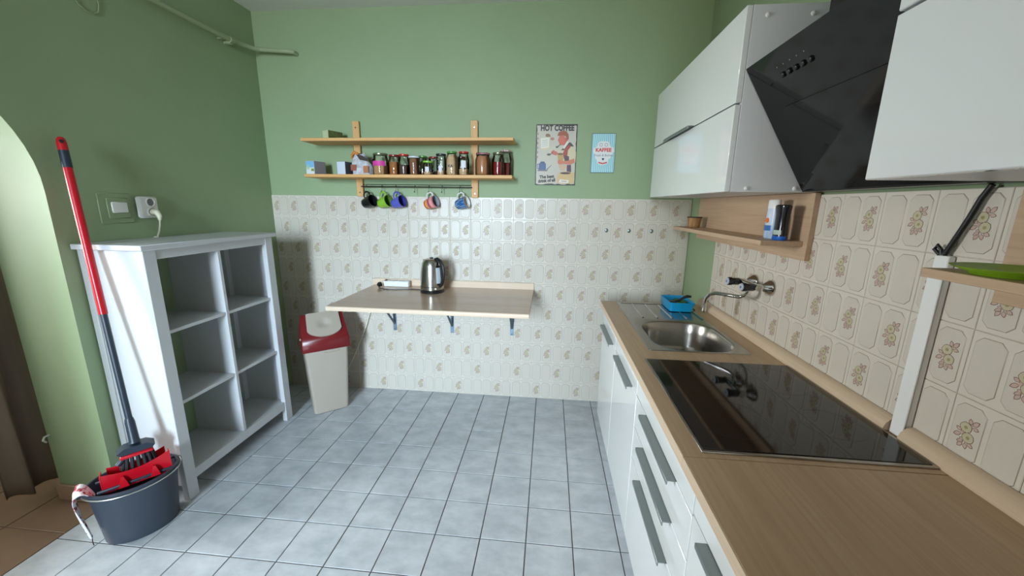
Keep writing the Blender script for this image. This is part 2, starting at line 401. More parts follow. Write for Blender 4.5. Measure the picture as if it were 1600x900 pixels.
obj('tile_bed', MB().box(XL, XR, YB-.0015, YB+.004, 0, ZT-.002), WGROUT, wb)
x_first = -.397 - 11*TP
for r in range(10):
    z = ZT-(r+1)*TP
    for i in range(20):
        x = x_first + i*TP
        k = i-6    # 0 at X=-1.134
        x0c, x1c = max(x, XL), min(x+TP, XR-.004)
        if x1c-x0c < .01: continue
        fl = 'l' if r % 2 == 0 else 'r'
        if r == 8: fl = 'l' if k % 2 == 0 else None
        if r == 9: fl = 'l' if k % 2 == 1 else None
        sc = None
        if x1c-x0c < TP-.001: sc = ((x1c-x0c)/TP, 1, 1)
        if r == 9: link('wall_tile', tcut[fl], wb, (x0c, YB-.005, 0.0006), sc=sc)
        else: link('wall_tile', tmesh[fl], wb, (x0c, YB-.005, z), sc=sc)
# right wall: tiles run from Y=2.211 towards the viewer
Y0T = 2.211
obj('tile_bed', MB().box(XR-.0015, XR+.005, .1, Y0T, .72, ZT-.002), WGROUT, wr)
for r in range(5):
    z = ZT-(r+1)*TP
    for i in range(14):
        fl = 'r' if r % 2 == 0 else 'l'
        link('wall_tile', tmesh[fl], wr, (XR-.005, Y0T-i*TP, z), rot=(0, 0, -pi/2))

# ================================================================== FITTED KITCHEN ALONG THE RIGHT WALL
XF, ZW, WT_ = .325, .86, .03      # worktop front, height, thickness
XD = .345                         # face of the door fronts
XB = .908                         # back of the units, clear of the tiles
def edge_pull(parent, y0, y1, z, x=XD, lab='grey metal edge pull'):
    m_ = MB(); m_.box(x-.024, x+.002, y0, y1, z-.002, z+.001, .0006); m_.box(x-.024, x-.021, y0, y1, z-.012, z-.002, .0006)
    return obj('handle', m_, GREYM, parent, label=lab)
def base_unit(label, y0, y1, fronts, zt=ZW-WT_-.001):
    t = thing('base_cabinet', label, 'cabinet', (XD+.02, y0, 0), group='base cabinets under the worktop')
    m_ = MB(); a = y0+.0008; b = y1-.0008
    m_.box(XD+.021, XB-.01, a, a+.017, .10, zt); m_.box(XD+.021, XB-.01, b-.017, b, .10, zt)
    m_.box(XD+.021, XB-.01, a+.017, b-.017, .10, .117); m_.box(XB-.018, XB-.01, a+.017, b-.017, .117, zt)
    for q in (a, b-.017): m_.box(XD+.021, XD+.06, q, q+.017, zt-.001, ZW-WT_-.001)
    obj('carcass', m_, WMEL, t)
    obj('plinth', B(XD+.07, XD+.085, a, b, 0, .0995), WMEL, t)
    for nm, z0, z1, hd in fronts:
        d = obj(nm, B(XD, XD+.019, y0+.0018, y1-.0018, z0+.0018, z1-.0018, c=.0015), GLOSS, t)
        if hd: edge_pull(d, hd[0], hd[1], z1-.001)
    return t
ZG = .73
base_unit('white gloss base cabinet beneath the draining board, nearest the back wall', 1.83, 2.29, [('front_panel', ZG, .828, None), ('door', .12, ZG, (1.895, 2.235))], .695)
base_unit('white gloss base cabinet with one door, below the sink bowl', 1.35, 1.83, [('front_panel', ZG, .828, None), ('door', .12, ZG, (1.428, 1.752))], .695)
base_unit('white gloss drawer cabinet with three long grey pulls under the hob', .775, 1.35, [('front_panel', .735, .828, None), ('drawer', .61, .735, (.89, 1.21)), ('drawer', .48, .61, (.89, 1.21)), ('drawer', .12, .48, (.89, 1.21))])
base_unit('white gloss base cabinet nearest the viewer, under the bare worktop', .175, .775, [('front_panel', .745, .828, None), ('door', .12, .745, (.36, .695))])

# worktop with sink and hob: the far board is cut out around the bowl
SX0, SX1, SY0, SY1 = .413, .805, 1.492, 2.272
wt = thing('worktop', 'oak-look worktop board around the sink and the black hob', 'worktop', (XF, .816, ZW))
m_ = MB(); hx0, hx1, hy0, hy1 = SX0+.025, SX1-.01, SY0+.012, 1.93
z0, z1 = ZW-WT_, ZW
m_.box(XF+.0015, hx0, .8165, 2.30, z0, z1); m_.box(hx1, XB-.001, .8165, 2.30, z0, z1); m_.box(hx0, hx1, .8165, hy0, z0, z1); m_.box(hx0, hx1, hy1, 2.30, z0, z1)
obj('board', m_, OAKY, wt)
obj('front_edge', B(XF-.001, XF+.0015, .8165, 2.30, z0, z1-.0005, c=.0006), OAKYL, wt)
wt2 = thing('worktop', 'bare oak-look worktop board in the near corner, past the hob', 'worktop', (XF, .1, ZW))
obj('board', B(XF+.0015, XB-.001, .1, .8145, z0, z1, c=.0008), OAKY, wt2)
obj('front_edge', B(XF-.001, XF+.0015, .1, .8145, z0, z1-.0005, c=.0006), OAKYL, wt2)
# rounded upstand strip between worktop and tiles, in two lengths either side of the duct
def upstand(y0, y1, lab):
    pr = [(XB+.004, ZW), (XB-.026, ZW), (XB-.027, ZW+.008), (XB-.022, ZW+.022), (XB-.012, ZW+.033), (XB+.001, ZW+.037), (XB+.004, ZW+.037)]
    return tag(obj('upstand_strip', MB().prism(pr, y0, y1, lambda a, b, d: (a, d, b+.0004)), OAKYL), lab, 'trim', 'upstand strips')
upstand(.985, 2.29, 'long pale wood upstand strip running behind sink and hob')
upstand(.1, .943, 'short pale wood upstand strip on the near side of the white duct')
# ---- sink
sk = thing('kitchen_sink', 'stainless steel inset sink with draining board and oval bowl', 'sink', (.61, 1.88, ZW))
def rr(cx, cy, hx, hy, r, n=6, z=0.0, p=2.0):
    pts = []
    for q, (sx_, sy_) in enumerate(((1, 1), (-1, 1), (-1, -1), (1, -1))):
        for i in range(n+1):
            a = pi/2*q + pi/2*i/n
            pts.append((cx+sx_*(hx-r)+r*cos(a), cy+sy_*(hy-r)+r*sin(a), z))
    return pts
bc = (.620, 1.698); bhx, bhy, br = .166, .196, .115
m_ = MB()
outer = rr(.609, 1.882, .196, .39, .012, 6, ZW+.0035); inner = rr(bc[0], bc[1], bhx, bhy, br, 6, ZW+.0035)
# plate: near part around the bowl as a ring, far part as the drainer
plate_o = rr(.609, 1.7165, .196, .2245, .010, 6, ZW+.0035)
m_.loft([rr(.609, 1.7165, .1975, .2260, .011, 6, ZW+.0003), plate_o, rr(bc[0], bc[1], bhx+.008, bhy+.008, br, 6, ZW+.0035), rr(bc[0], bc[1], bhx, bhy, br, 6, ZW+.0005)], caps=False)
m_.box(SX0-.0015, SX1+.0015, 1.9405, SY1+.001, ZW+.0003, ZW+.0035, .0012)
obj('rim_plate', m_, SINKS, sk)
rings = [rr(bc[0], bc[1], bhx, bhy, br, 6, ZW+.0005)]
for t_, sh in ((.008, .004), (.05, .012), (.11, .02), (.135, .03), (.147, .05), (.15, .075)): rings.append(rr(bc[0], bc[1], bhx-sh, bhy-sh, max(br-sh, .03), 6, ZW-t_))
obj('bowl', MB().loft(rings, caps=False).poly(rings[-1]), SINKS, sk)
obj('drain', MB().lathe([(.0,.004),(.02,.004),(.034,.003),(.038,0)], (bc[0], bc[1], ZW-.15), 20, caps=False), CHROME, sk)
obj('overflow_slot', B(.770, .778, 1.50, 1.53, ZW-.03, ZW-.022, c=.003), BLACK, sk)
for k in range(5):
    x = .497+k*.0735
    obj('drainer_ridge', MB().prism([(x-.0045, 0), (x-.002, .005), (x+.002, .005), (x+.0045, 0)], 1.955, 2.225, lambda a, b, d: (a, d, ZW+.0033+b)), SINKS, sk)
obj('drainer_channel', B(.435, .79, 2.235, 2.250, ZW+.0032, ZW+.0042, c=.0004), mat('dark_steel', (70, 68, 64), .35, metal=.8), sk)
# ---- hob
hb = thing('hob', 'black glass hob with a thin steel frame, set in the worktop', 'hob', (.635, 1.1, ZW))
obj('frame', B(.373, .8805, .832, 1.392, ZW+.0004, ZW+.0045, c=.0015), SINKS, hb)
obj('glass_plate', B(.379, .8745, .842, 1.386, ZW+.0045, ZW+.0065, c=.001), BGLASS, hb)
for (x, y, r_) in ((.50, .99, .1), (.76, .99, .075), (.50, 1.25, .075), (.76, 1.25, .1)):
    obj('cooking_zone_ring', MB().lathe([(r_-.0012, 0), (r_-.0012, .0002), (r_, .0002), (r_, 0)], (x, y, ZW+.0065), 40, caps=False), mat('dark_print_grey', (34, 35, 37), .2), hb)

# ---- wall tap with two handles
tp = thing('wall_tap', 'chrome wall tap with two round handles and a swan spout', 'tap', (XR-.006, 1.69, 1.10))
for y, nm in ((1.757, 'hot'), (1.628, 'cold')):
    m_ = MB().lathe([(.034, 0), (.034, .003), (.030, .012), (.016, .030), (.012, .034)], (XR-.0066, y, 1.104), 28, (-1, 0, 0))
    fl = obj('wall_flange', m_, CHROME, tp)
    obj('inlet_pipe', MB().lathe([(.011, .03), (.011, .042), (.0145, .042), (.0145, .056), (.011, .057), (.011, .066)], (XR-.0066, y, 1.104), 6 if False else 20, (-1, 0, 0)), CHROME, tp)
    h_ = obj('handle', MB().lathe([(.013, .066), (.016, .07), (.016, .098), (.0185, .1), (.0185, .112), (.016, .115)], (XR-.0066, y, 1.104), 12, (-1, 0, 0)), mat('smoky_chrome', (70, 70, 74), .15, metal=.9), tp)
    obj('handle_cap', MB().lathe([(.016, .1152), (.014, .119), (0, .1195)], (XR-.0066, y, 1.104), 20, (-1, 0, 0)), mat('clear_grey_acrylic', (176, 184, 196), .15), h_)
    obj('colour_dot', MB().lathe([(.005, .1194), (.0045, .1202), (0, .1203)], (XR-.0066, y, 1.104), 14, (-1, 0, 0)), mat('blue_dot', (30, 60, 150), .3) if nm == 'cold' else mat('grey_blue_dot', (70, 80, 130), .3), h_)
m_ = MB().tube([(XR-.0635, 1.775, 1.104), (XR-.0635, 1.61, 1.104)], .0135, 16)
obj('mixer_body', m_, CHROME, tp)
sp = []
P0 = [(.856, 1.692, 1.10), (.856, 1.692, 1.070), (.850, 1.700, 1.052), (.838, 1.716, 1.042), (.80, 1.766, 1.040), (.775, 1.80, 1.038), (.758, 1.822, 1.028), (.748, 1.836, 1.005), (.745, 1.84, .975), (.745, 1.84, .962)]
obj('spout', MB().tube(P0, .0085, 14), CHROME, tp)
obj('aerator', MB().lathe([(.0085, 0), (.0115, .003), (.0115, .026), (.009, .029)], (.745, 1.84, .937), 18), CHROME, tp)

# ---- blue caddy with brush and sponge
cd = thing('sink_caddy', 'bright blue plastic caddy on the draining board', 'caddy', (.74, 2.17, ZW+.004))
zb = ZW+.0072; m_ = MB()
o1 = rr(.728, 2.172, .058, .088, .012, 4, zb); o2 = rr(.731, 2.172, .066, .096, .012, 4, zb+.05); i2 = rr(.731, 2.172, .063, .093, .01, 4, zb+.05); i1 = rr(.728, 2.172, .055, .085, .01, 4, zb+.004)
m_.loft([o1, o2, i2, i1], caps=False).poly(o1[::-1]).poly(i1)
obj('tray', m_, mat('cyan_plastic', (0, 138, 190), .35), cd)
for k in range(2):
    m_ = MB().tube([(.80+.004*k, 2.13+.05*k, zb+.006), (.81, 2.13+.05*k, zb+.004), (.815, 2.13+.05*k, zb-.003)], .004, 8)
    obj('foot', m_, BLACK, cd)
br_ = thing('dish_brush', 'dark dish brush lying in the blue caddy', 'brush', (.72, 2.16, zb+.02))
obj('brush_handle', MB().tube([(.715, 2.15, zb+.042), (.735, 2.15, zb+.047), (.752, 2.15, zb+.062), (.775, 2.15, zb+.072), (.795, 2.15, zb+.071)], [.006, .006, .007, .008, .006], 10), BLACK, br_)
obj('brush_head', B(.682, .718, 2.13, 2.17, zb+.034, zb+.044, c=.004), BLACK, br_)
obj('bristles', B(.685, .715, 2.134, 2.166, zb+.006, zb+.034, c=.004), mat('bristle_grey', (120, 110, 110), .8), br_)
spg = thing('sponge', 'yellow and green sponge inside the blue caddy', 'sponge', (.755, 2.2, zb))
obj('foam', B(.735, .785, 2.175, 2.25, zb+.0045, zb+.028, c=.004), mat('sponge_yellow', (200, 186, 70), .9), spg)
obj('scouring_pad', B(.735, .785, 2.175, 2.25, zb+.0282, zb+.035, c=.002), mat('pad_green', (70, 120, 70), .95), spg)

# ---- upper cabinets
UZ0, UZ1, UM, UX = 1.478, 2.052, 1.762, .60
def wall_unit(label, y0, y1, hy):
    t = thing('wall_cabinet', label, 'cabinet', (UX+.16, y0, UZ0), group='white wall cabinets')
    m_ = MB(); a, b = y0+.0008, y1-.0008; X0, X1 = UX+.0205, XR-.0066
    m_.box(X0, X1, a, a+.016, UZ0, UZ1, .0008); m_.box(X0, X1, b-.016, b, UZ0, UZ1, .0008)
    m_.box(X0, X1, a+.016, b-.016, UZ0, UZ0+.016); m_.box(X0, X1, a+.016, b-.016, UZ1-.016, UZ1); m_.box(X1-.006, X1, a+.016, b-.016, UZ0+.016, UZ1-.016)
    obj('carcass', m_, WMEL, t)
    d1 = obj('door', B(UX, UX+.0195, y0+.001, y1-.001, UZ0, UM-.0025, c=.002), GLOSS, t)
    d2 = obj('door', B(UX, UX+.0195, y0+.001, y1-.001, UM+.0025, UZ1, c=.002), GLOSS, t)
    edge_pull(d2, hy[0], hy[1], UM+.004, UX, 'grey aluminium edge pull')
    for (x, z) in ((.665, UZ1-.03), (.80, UZ1-.03), (.672, UZ0+.012), (.83, UZ0+.012)):
        obj('screw_cap', MB().lathe([(.0075, 0), (.0066, .003), (.003, .0045), (0, .005)], (x, y0+.0008, z), 12, (0, -1, 0)), WPL, t)
    return t
wall_unit('white gloss wall cabinet with two flap doors above the sink', 1.435, 2.452, (1.815, 2.18))
wall_unit('white gloss wall cabinet nearest the viewer, on the near side of the hood', .03, .826, (.25, .60))

# ---- angled cooker hood
hd = thing('cooker_hood', 'slanted black glass cooker hood between the white wall cabinets', 'hood', (.80, 1.13, 1.48))
HY0, HY1 = .831, 1.428
T0 = Vector((.617, 0, 1.863)); B0 = Vector((.849, 0, 1.483)); sl = (B0-T0); L_ = sl.length; d_ = sl.normalized(); n_ = Vector((-d_.z, 0, d_.x))
if n_.x > 0: n_ = -n_
def hp(s_, off): q = T0 + d_*s_*L_ + n_*off; return (q.x, q.z)
def slab(s0, s1, o0, o1, y0, y1):
    pr = [hp(s0, o0), hp(s1, o0), hp(s1, o1), hp(s0, o1)]
    return MB().prism(pr, y0, y1, lambda a, b, d: (a, d, b))
obj('glass_front', slab(0, 1, -.006, 0, HY0, HY1), HGLASS, hd)
bp_ = [hp(.03, -.0065), hp(.985, -.0065), (XR-.012, 1.4785), (XR-.012, 1.86), hp(.03, -.05)]
obj('body', MB().prism([hp(.04, -.0065), hp(.98, -.0065), (XR-.007, 1.486), (XR-.007, 1.70), hp(.04, -.12)], HY0+.03, HY1-.012, lambda a, b, d: (a, d, b)), BMET, hd)
obj('lower_lip', B(.850, XR-.007, HY0+.02, HY1, 1.4785, 1.4855, c=.001), BMET, hd)
obj('suction_panel', slab(.36, .86, .002, .009, .93, 1.33), HGLASS, hd)
obj('chimney', B(.755, XR-.007, .985, 1.285, 1.70, ZC-.002, c=.002), BMET, hd)
for k in range(5):
    y = 1.275-k*.03
    q = T0 + d_*.165*L_; Mx = Matrix.Translation((q.x, y, q.z))
    m_ = MB().lathe([(.008, 0), (.008, .004), (.006, .006), (0, .006)], (q.x+n_.x*.0003, y, q.z+n_.z*.0003), 14, tuple(n_))
    obj('control_button', m_, BLACK, hd)
    q = T0 + d_*.105*L_
    obj('indicator_dot', MB().lathe([(.0022, 0), (.0022, .0004), (0, .0004)], (q.x+n_.x*.0002, y+.012, q.z+n_.z*.0002), 10, tuple(n_)), mat('dot_grey', (120, 122, 124), .4), hd)

# ---- oak wall panels with a shelf
def panel_shelf(label, y0, y1):
    t = thing('panel_shelf', label, 'shelf', (XR-.02, (y0+y1)/2, 1.24), group='oak wall panels with a shelf')
    obj('back_panel', B(XR-.0245, XR-.0065, y0-.012, y1, 1.243, UZ0-.001, c=.001), OAKP, t)
    obj('shelf_board', B(.753, XR-.0248, y0+.01, y1, 1.292, 1.31, c=.001), OAKP, t)
    return t
panel_shelf('oak wall panel with a narrow shelf below the far wall cabinet', 1.44, 2.452)
panel_shelf('oak wall panel with a narrow shelf holding a green plate', .05, .842)
ZS = 1.3105
# things on the far panel shelf
pt = thing('wooden_pot', 'small bark-look pot at the far end of the oak shelf', 'pot', (.82, 2.335, ZS))
obj('bowl', MB().lathe([(.028, 0), (.032, .004), (.037, .056), (.039, .058), (.036, .058), (.031, .01), (0, .01)], (.83, 2.325, ZS), 18), mat('bark_print', (176, 132, 84), .6, noise=((110, 76, 44), 60, (1, 1, .12), .2)), pt)
obj('rim', MB().lathe([(.0385, .054), (.0405, .055), (.0405, .060), (.037, .060), (.037, .054)], (.83, 2.325, ZS), 18, caps=False), mat('dark_rim', (60, 44, 32), .6), pt)
wbot = thing('white_bottle', 'white and blue bottle with an orange badge on the oak shelf', 'bottle', (.842, 1.545, ZS))
bx, by = .842, 1.560
def ell(cx, cy, a, b, z, n=24): return [(cx+a*cos(2*pi*i/n), cy+b*sin(2*pi*i/n), z) for i in range(n)]
m_ = MB().loft([ell(bx, by, .017, .030, ZS+.0002), ell(bx, by, .020, .033, ZS+.004), ell(bx, by, .020, .032, ZS+.06), ell(bx, by, .018, .028, ZS+.112)])
obj('body', m_, mat('pale_blue_label', (150, 184, 222), .35, noise=((222, 230, 240), 30, (1, 1, .3), .2)), wbot)
obj('cap', MB().loft([ell(bx, by, .019, .029, ZS+.112), ell(bx, by, .0185, .0285, ZS+.142), ell(bx, by, .016, .026, ZS+.145)]), WPL, wbot)
obj('badge', MB().lathe([(.0095, -.001), (.0095, .001), (0, .001)], (bx-.0202, by-.001, ZS+.068), 18, (-1, -.04, 0)), mat('orange_badge', (236, 110, 20), .4), wbot)
obj('label_band', MB().loft([ell(bx, by+.001, .0206, .033, ZS+.03), ell(bx, by+.001, .0205, .0326, ZS+.05)], caps=False), mat('blue_label', (40, 110, 180), .4), wbot)
dbot = thing('black_bottle', 'black shower-gel shaped bottle with a bright blue base', 'bottle', (.838, 1.488, ZS))
bx, by = .834, 1.487
prof = [(.019, .027, .0002), (.0205, .029, .004), (.0205, .029, .015)]
obj('base_cap', MB().loft([ell(bx, by, a, b, ZS+z) for a, b, z in prof]), mat('bright_blue', (20, 96, 190), .35), dbot)
prof = [(.0195, .028, .0152), (.018, .027, .05), (.019, .028, .09), (.022, .033, .115), (.022, .033, .122), (.018, .028, .126)]
obj('body', MB().loft([ell(bx, by, a, b, ZS+z) for a, b, z in prof]), mat('black_glossy', (14, 16, 26), .18), dbot)
m_ = MB(); a0, a1 = 2.9, 4.2
rg = []
for z in (.020, .036): rg.append([(bx+.0200*cos(a0+(a1-a0)*i/8), by+.0282*sin(a0+(a1-a0)*i/8), ZS+z) for i in range(9)])
obj('label', m_.loft(rg, caps=False, closed=False), mat('label_grey', (176, 190, 184), .5), dbot)
pl = thing('green_plate', 'lime green plate lying on the near oak shelf', 'plate', (.80, .70, ZS))
obj('dish', MB().lathe([(0, .0), (.05, 0), (.052, .003), (.075, .012), (.077, .014), (.074, .0145), (.05, .006), (0, .005)], (.816, .748, ZS+.0003), 32), mat('lime_plastic', (128, 170, 30), .35), pl)
# ---- duct and cable of the hood
du = thing('cable_duct', 'white plastic cable duct rising behind the hob', 'duct', (XR-.02, .965, ZW))
obj('channel', B(XR-.022, XR-.0066, .947, .981, ZW+.0005, 1.322, c=.002), WPL, du)
obj('cover', B(XR-.026, XR-.0222, .946, .982, ZW+.0006, 1.29, c=.0015), WPL, du)
cb = tag(obj('hood_cable', MB().tube([(.904, .905, 1.477), (.903, .918, 1.45), (.902, .93, 1.41), (.902, .945, 1.37), (.902, .957, 1.34), (.902, .964, 1.3235)], .0055, 10), BLACK), 'black cable hanging from the hood into the white duct', 'cable')
tie = tag(obj('cable_loop', MB().tube([(.90, .972, 1.3235), (.898, .985, 1.335), (.898, .979, 1.345), (.90, .971, 1.335), (.90, .968, 1.3235)], .004, 8), BLACK), 'short black cable stub beside the hood cable', 'cable')

# ================================================================== BACK WALL
YW = YB-.006   # face of the tiles
YP = YB+.002   # face of the paint
# ---- pine wall shelf
ws = thing('wall_shelf', 'pine wall shelf with two boards, two uprights and a mug rail', 'shelf', (-.92, 2.54, 1.47))
for x0 in (-1.352, -.538):
    u_ = obj('upright', B(x0, x0+.047, 2.632, YW-.001, 1.467, 1.962, c=.003), PINEV, ws)
    for z in (1.92, 1.495):
        obj('screw', MB().lathe([(.006, 0), (.005, .002), (0, .0022)], (x0+.0235, 2.632, z), 10, (0, -1, 0)), STEEL, u_)
obj('shelf_board', B(-1.612, -.238, 2.45, 2.6315, 1.807, 1.826, c=.002), PINE, ws)
obj('shelf_board', B(-1.61, -.243, 2.45, 2.6315, 1.584, 1.604, c=.002), PINE, ws)
obj('mug_rail', MB().tube([(-1.31, 2.62, 1.535), (-.53, 2.62, 1.535)], .0045, 10).tube([(-1.31, 2.637, 1.55), (-.53, 2.637, 1.55)], .002, 8), mat('dark_steel', (70, 68, 64), .35, metal=.8), ws)
RAILY, RAILZ = 2.62, 1.535
hookx = [-1.272, -1.158, -1.060, -.925, -.826, -.735, -.612]
me_hook = None
def hook_pts(x): 
    pts = [(x, RAILY+.006, RAILZ-.004), (x, RAILY+.0075, RAILZ+.003), (x, RAILY+.003, RAILZ+.0085), (x, RAILY-.004, RAILZ+.0085), (x, RAILY-.008, RAILZ+.002), (x, RAILY-.008, RAILZ-.02)]
    pts += [(x, RAILY-.009-.0085*(1-cos(a))+.001, RAILZ-.028-.009*sin(a)) for a in (0, .6, 1.2, 1.8, 2.5, 3.1)]
    return pts
which = ['black mug', 'lime green mug', 'violet blue mug', None, 'striped mug', None, 'blue chequered mug']
lab_free = {3: 'empty rail hook between the violet blue and the striped mug', 5: 'empty rail hook between the striped and the chequered mug'}
for i, x in enumerate(hookx):
    o = obj('rail_hook', MB().tube(hook_pts(x), .002, 8), mat('dark_steel', (70, 68, 64), .35, metal=.8))
    tag(o, lab_free.get(i) or 'dark metal rail hook carrying the %s' % which[i], 'hook', 'hooks on the mug rail')
# ---- mugs hanging by the handle
def mug(label, x, matbody, matin, stripes=None, tilt=0.0, r0=.031, r1=.041, h=.082, handle_mat=None):
    ax = Vector((.88, -.30, .28+tilt)).normalized()
    hv = Vector((-.38, .06, 1.0)); hv = (hv - ax*hv.dot(ax)).normalized(); yv = ax.cross(hv)
    Rm = Matrix((hv, yv, ax)).transposed().to_4x4()
    # handle hole hangs on the hook's lowest point
    grip = Vector((x, RAILY-.017, RAILZ-.0405)); hole = Rm @ Vector((r1+.026, 0, h*.55))
    M = Matrix.Translation(grip-hole) @ Rm
    t = thing('mug', label, 'mug', group='mugs on the rail', M=M)
    rad = lambda z: r0 + (r1-r0)*(z/h)**.8
    if stripes:
        n = len(stripes)
        for k, cm in enumerate(stripes):
            z0_, z1_ = h*k/n, h*(k+1)/n
            pr = [(rad(z0_), z0_), (rad((z0_+z1_)/2), (z0_+z1_)/2), (rad(z1_), z1_)]
            if k == 0: pr = [(0, 0), (r0-.004, 0)]+pr
            obj('stripe', MB().lathe(pr, n=28, caps=False), cm, t, local=True)
    else:
        obj('body', MB().lathe([(0, 0), (r0-.003, 0), (r0, .003)]+[(rad(h*q), h*q) for q in (.25, .5, .75, 1)], n=28, caps=False), matbody, t, local=True)
    obj('lining', MB().lathe([(rad(h), h), (rad(h)-.0035, h), (rad(h*.5)-.0035, h*.5), (r0-.005, .006), (0, .006)], n=28, caps=False), matin, t, local=True)
    hp_ = [(rad(h*.85)-.002, 0, h*.86), (r1+.016, 0, h*.88), (r1+.027, 0, h*.74), (r1+.029, 0, h*.55), (r1+.024, 0, h*.36), (r1+.010, 0, h*.25), (rad(h*.25)-.002, 0, h*.25)]
    obj('handle', MB().tube(hp_, .0045, 8, flat=1.3), handle_mat or matbody, t, local=True)
    return t
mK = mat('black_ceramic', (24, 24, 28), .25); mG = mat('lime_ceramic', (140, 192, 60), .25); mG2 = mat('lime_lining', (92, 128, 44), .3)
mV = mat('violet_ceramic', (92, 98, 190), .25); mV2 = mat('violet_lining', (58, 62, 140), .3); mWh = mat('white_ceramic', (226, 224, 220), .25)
mug('matt black mug hanging first on the rail', hookx[0], mK, mK)
mug('plain lime green mug hanging on the rail', hookx[1], mG, mG2)
mug('plain violet blue mug hanging on the rail', hookx[2], mV, mV2)
st = [mat('s_'+n, c, .3) for n, c in (('orange', (214, 84, 30)), ('yellow', (226, 176, 70)), ('pink', (226, 128, 140)), ('brown', (150, 66, 60)), ('rose', (234, 150, 160)), ('peach', (238, 176, 160)), ('pink_b', (220, 110, 130)))]
mug('mug with orange, yellow and pink stripes on the rail', hookx[4], None, mat('s_lining', (150, 150, 160), .3), st, handle_mat=mWh)
def check_mat():
    mt = mat('blue_check', (52, 104, 160), .3); nt = mt.node_tree; b = nt.nodes['Principled BSDF']
    tc = nt.nodes.new('ShaderNodeTexCoord'); ch = nt.nodes.new('ShaderNodeTexVoronoi'); ch.inputs['Scale'].default_value = 95
    ch.inputs['Randomness'].default_value = 0
    nt.links.new(tc.outputs['Object'], ch.inputs[0]); cr = nt.nodes.new('ShaderNodeValToRGB')
    cr.color_ramp.elements[0].color = lin((186, 210, 226)); cr.color_ramp.elements[1].color = lin((44, 96, 156)); cr.color_ramp.elements[0].position = .28; cr.color_ramp.elements[1].position = .4
    nt.links.new(ch.outputs[0], cr.inputs[0]); nt.links.new(cr.outputs[0], b.inputs['Base Color']); return mt
mug('blue mug with a pale chequered pattern, last on the rail', hookx[6], check_mat(), mWh, handle_mat=mWh)

# ---- things on the lower board
Z2 = 1.6045
def jar(label, px, y, w_, h, lidc, fill, fillc, lidh=.011, neck=.82, lab=None, lidpat=None, straight=False):
    r = w_/2; t = thing('glass_jar', label, 'jar', (px, y, Z2), group='jars on the lower pine board')
    nr = r*(.97 if straight else neck); hb_ = h-lidh
    sh = hb_*(.86 if straight else .74)
    prof = [(0, .0005), (r*.85, .0005), (r*.97, .004), (r, .012), (r, sh), (nr+(r-nr)*.35, sh+(hb_-sh)*.45), (nr, sh+(hb_-sh)*.75), (nr, hb_+.004)]
    obj('glass', MB().lathe(prof, n=28, caps=False), JGLASS, t, local=True)
    fh = fill*sh; g_ = .0022
    if fill > 0:
        cp = [(0, .003), (r*.9-g_, .003), (r-g_, .013), (r-g_, max(fh, .015)), (0, max(fh, .015))]
        if fill > 1.01: cp = [(0, .003), (r*.9-g_, .003), (r-g_, .013), (r-g_, sh), (nr-g_, sh+(hb_-sh)*.7), (0, sh+(hb_-sh)*.7)]
        obj('contents', MB().lathe(cp, n=24, caps=False), fillc, t, local=True)
    obj('lid', MB().lathe([(nr+.002, hb_), (nr+.0032, hb_+.001), (nr+.0032, h-.002), (nr+.001, h), (0, h-.0008)], n=28, caps=False).lathe([(nr+.0015, hb_+.0005), (0, hb_+.0005)], n=28, caps=False), lidc, t, local=True)
    if lab:
        a0, a1, zz0, zz1, lm = lab; n2 = 10
        rg = [[(1.006*r*cos(a0+(a1-a0)*i/n2), 1.006*r*sin(a0+(a1-a0)*i/n2), z) for i in range(n2+1)] for z in (zz0, zz1)]
        obj('paper_label', MB().loft(rg, caps=False, closed=False), lm, t, local=True)
    return t
cTan = mat('c_tan', (190, 150, 106), .9, noise=((168, 126, 84), 90, (1, 1, 1), .2)); cAmb = mat('c_amber', (172, 110, 48), .7, noise=((140, 84, 34), 90, (1, 1, 1), .2))
cDrk = mat('c_dark', (92, 66, 50), .9, noise=((60, 42, 34), 120, (1, 1, 1), .2)); cBrn = mat('c_brown', (142, 100, 70), .9, noise=((120, 80, 54), 100, (1, 1, 1), .2))
cBei = mat('c_beige', (206, 178, 142), .9, noise=((184, 152, 114), 90, (1, 1, 1), .2)); cHon = mat('c_honey', (170, 116, 74), .4); cRed = mat('c_berry', (120, 14, 22), .25)
lRd = mat('lid_red', (186, 36, 26), .3); lDr = mat('lid_dark_red', (134, 28, 30), .3); lWh = mat('lid_white', (206, 212, 214), .35); lGr = mat('lid_green', (78, 140, 60), .3)
lLg = mat('lid_lime', (128, 190, 60), .3); lBk = mat('lid_black', (24, 34, 34), .3); lOl = mat('lid_olive', (128, 132, 104), .3, metal=.6)
lPk = mat('lid_pink_check', (180, 130, 136), .4, noise=((120, 60, 70), 150, (1, 1, 1), .1)); lCk = mat('lid_red_white_check', (220, 212, 206), .4, noise=((160, 70, 70), 150, (1, 1, 1), .06))
pW = mat('paper_white', (222, 220, 226), .7); pMg = mat('paper_magenta', (206, 60, 150), .6)
jar('wide jar with an olive lid and a magenta label, first of the jars', -1.117, 2.522, .102, .135, lOl, .62, cTan, neck=.86, lab=(-2.4, -.6, .055, .085, pMg))
jar('amber filled jar with a dark red lid, second of the jars', -1.029, 2.535, .074, .128, lDr, .95, cAmb)
jar('dark filled jar with a bright red lid', -.960, 2.525, .072, .130, lRd, .72, cDrk)
jar('straight jar of brown powder with a white lid', -.888, 2.515, .066, .117, lWh, 1.02, cBrn, straight=True)
jar('clear jar with a dark green lid standing at the back', -.856, 2.592, .066, .128, lGr, .3, cBrn)
jar('clear jar with a dark red lid behind the low lime lidded one', -.778, 2.585, .072, .122, lDr, .35, cDrk)
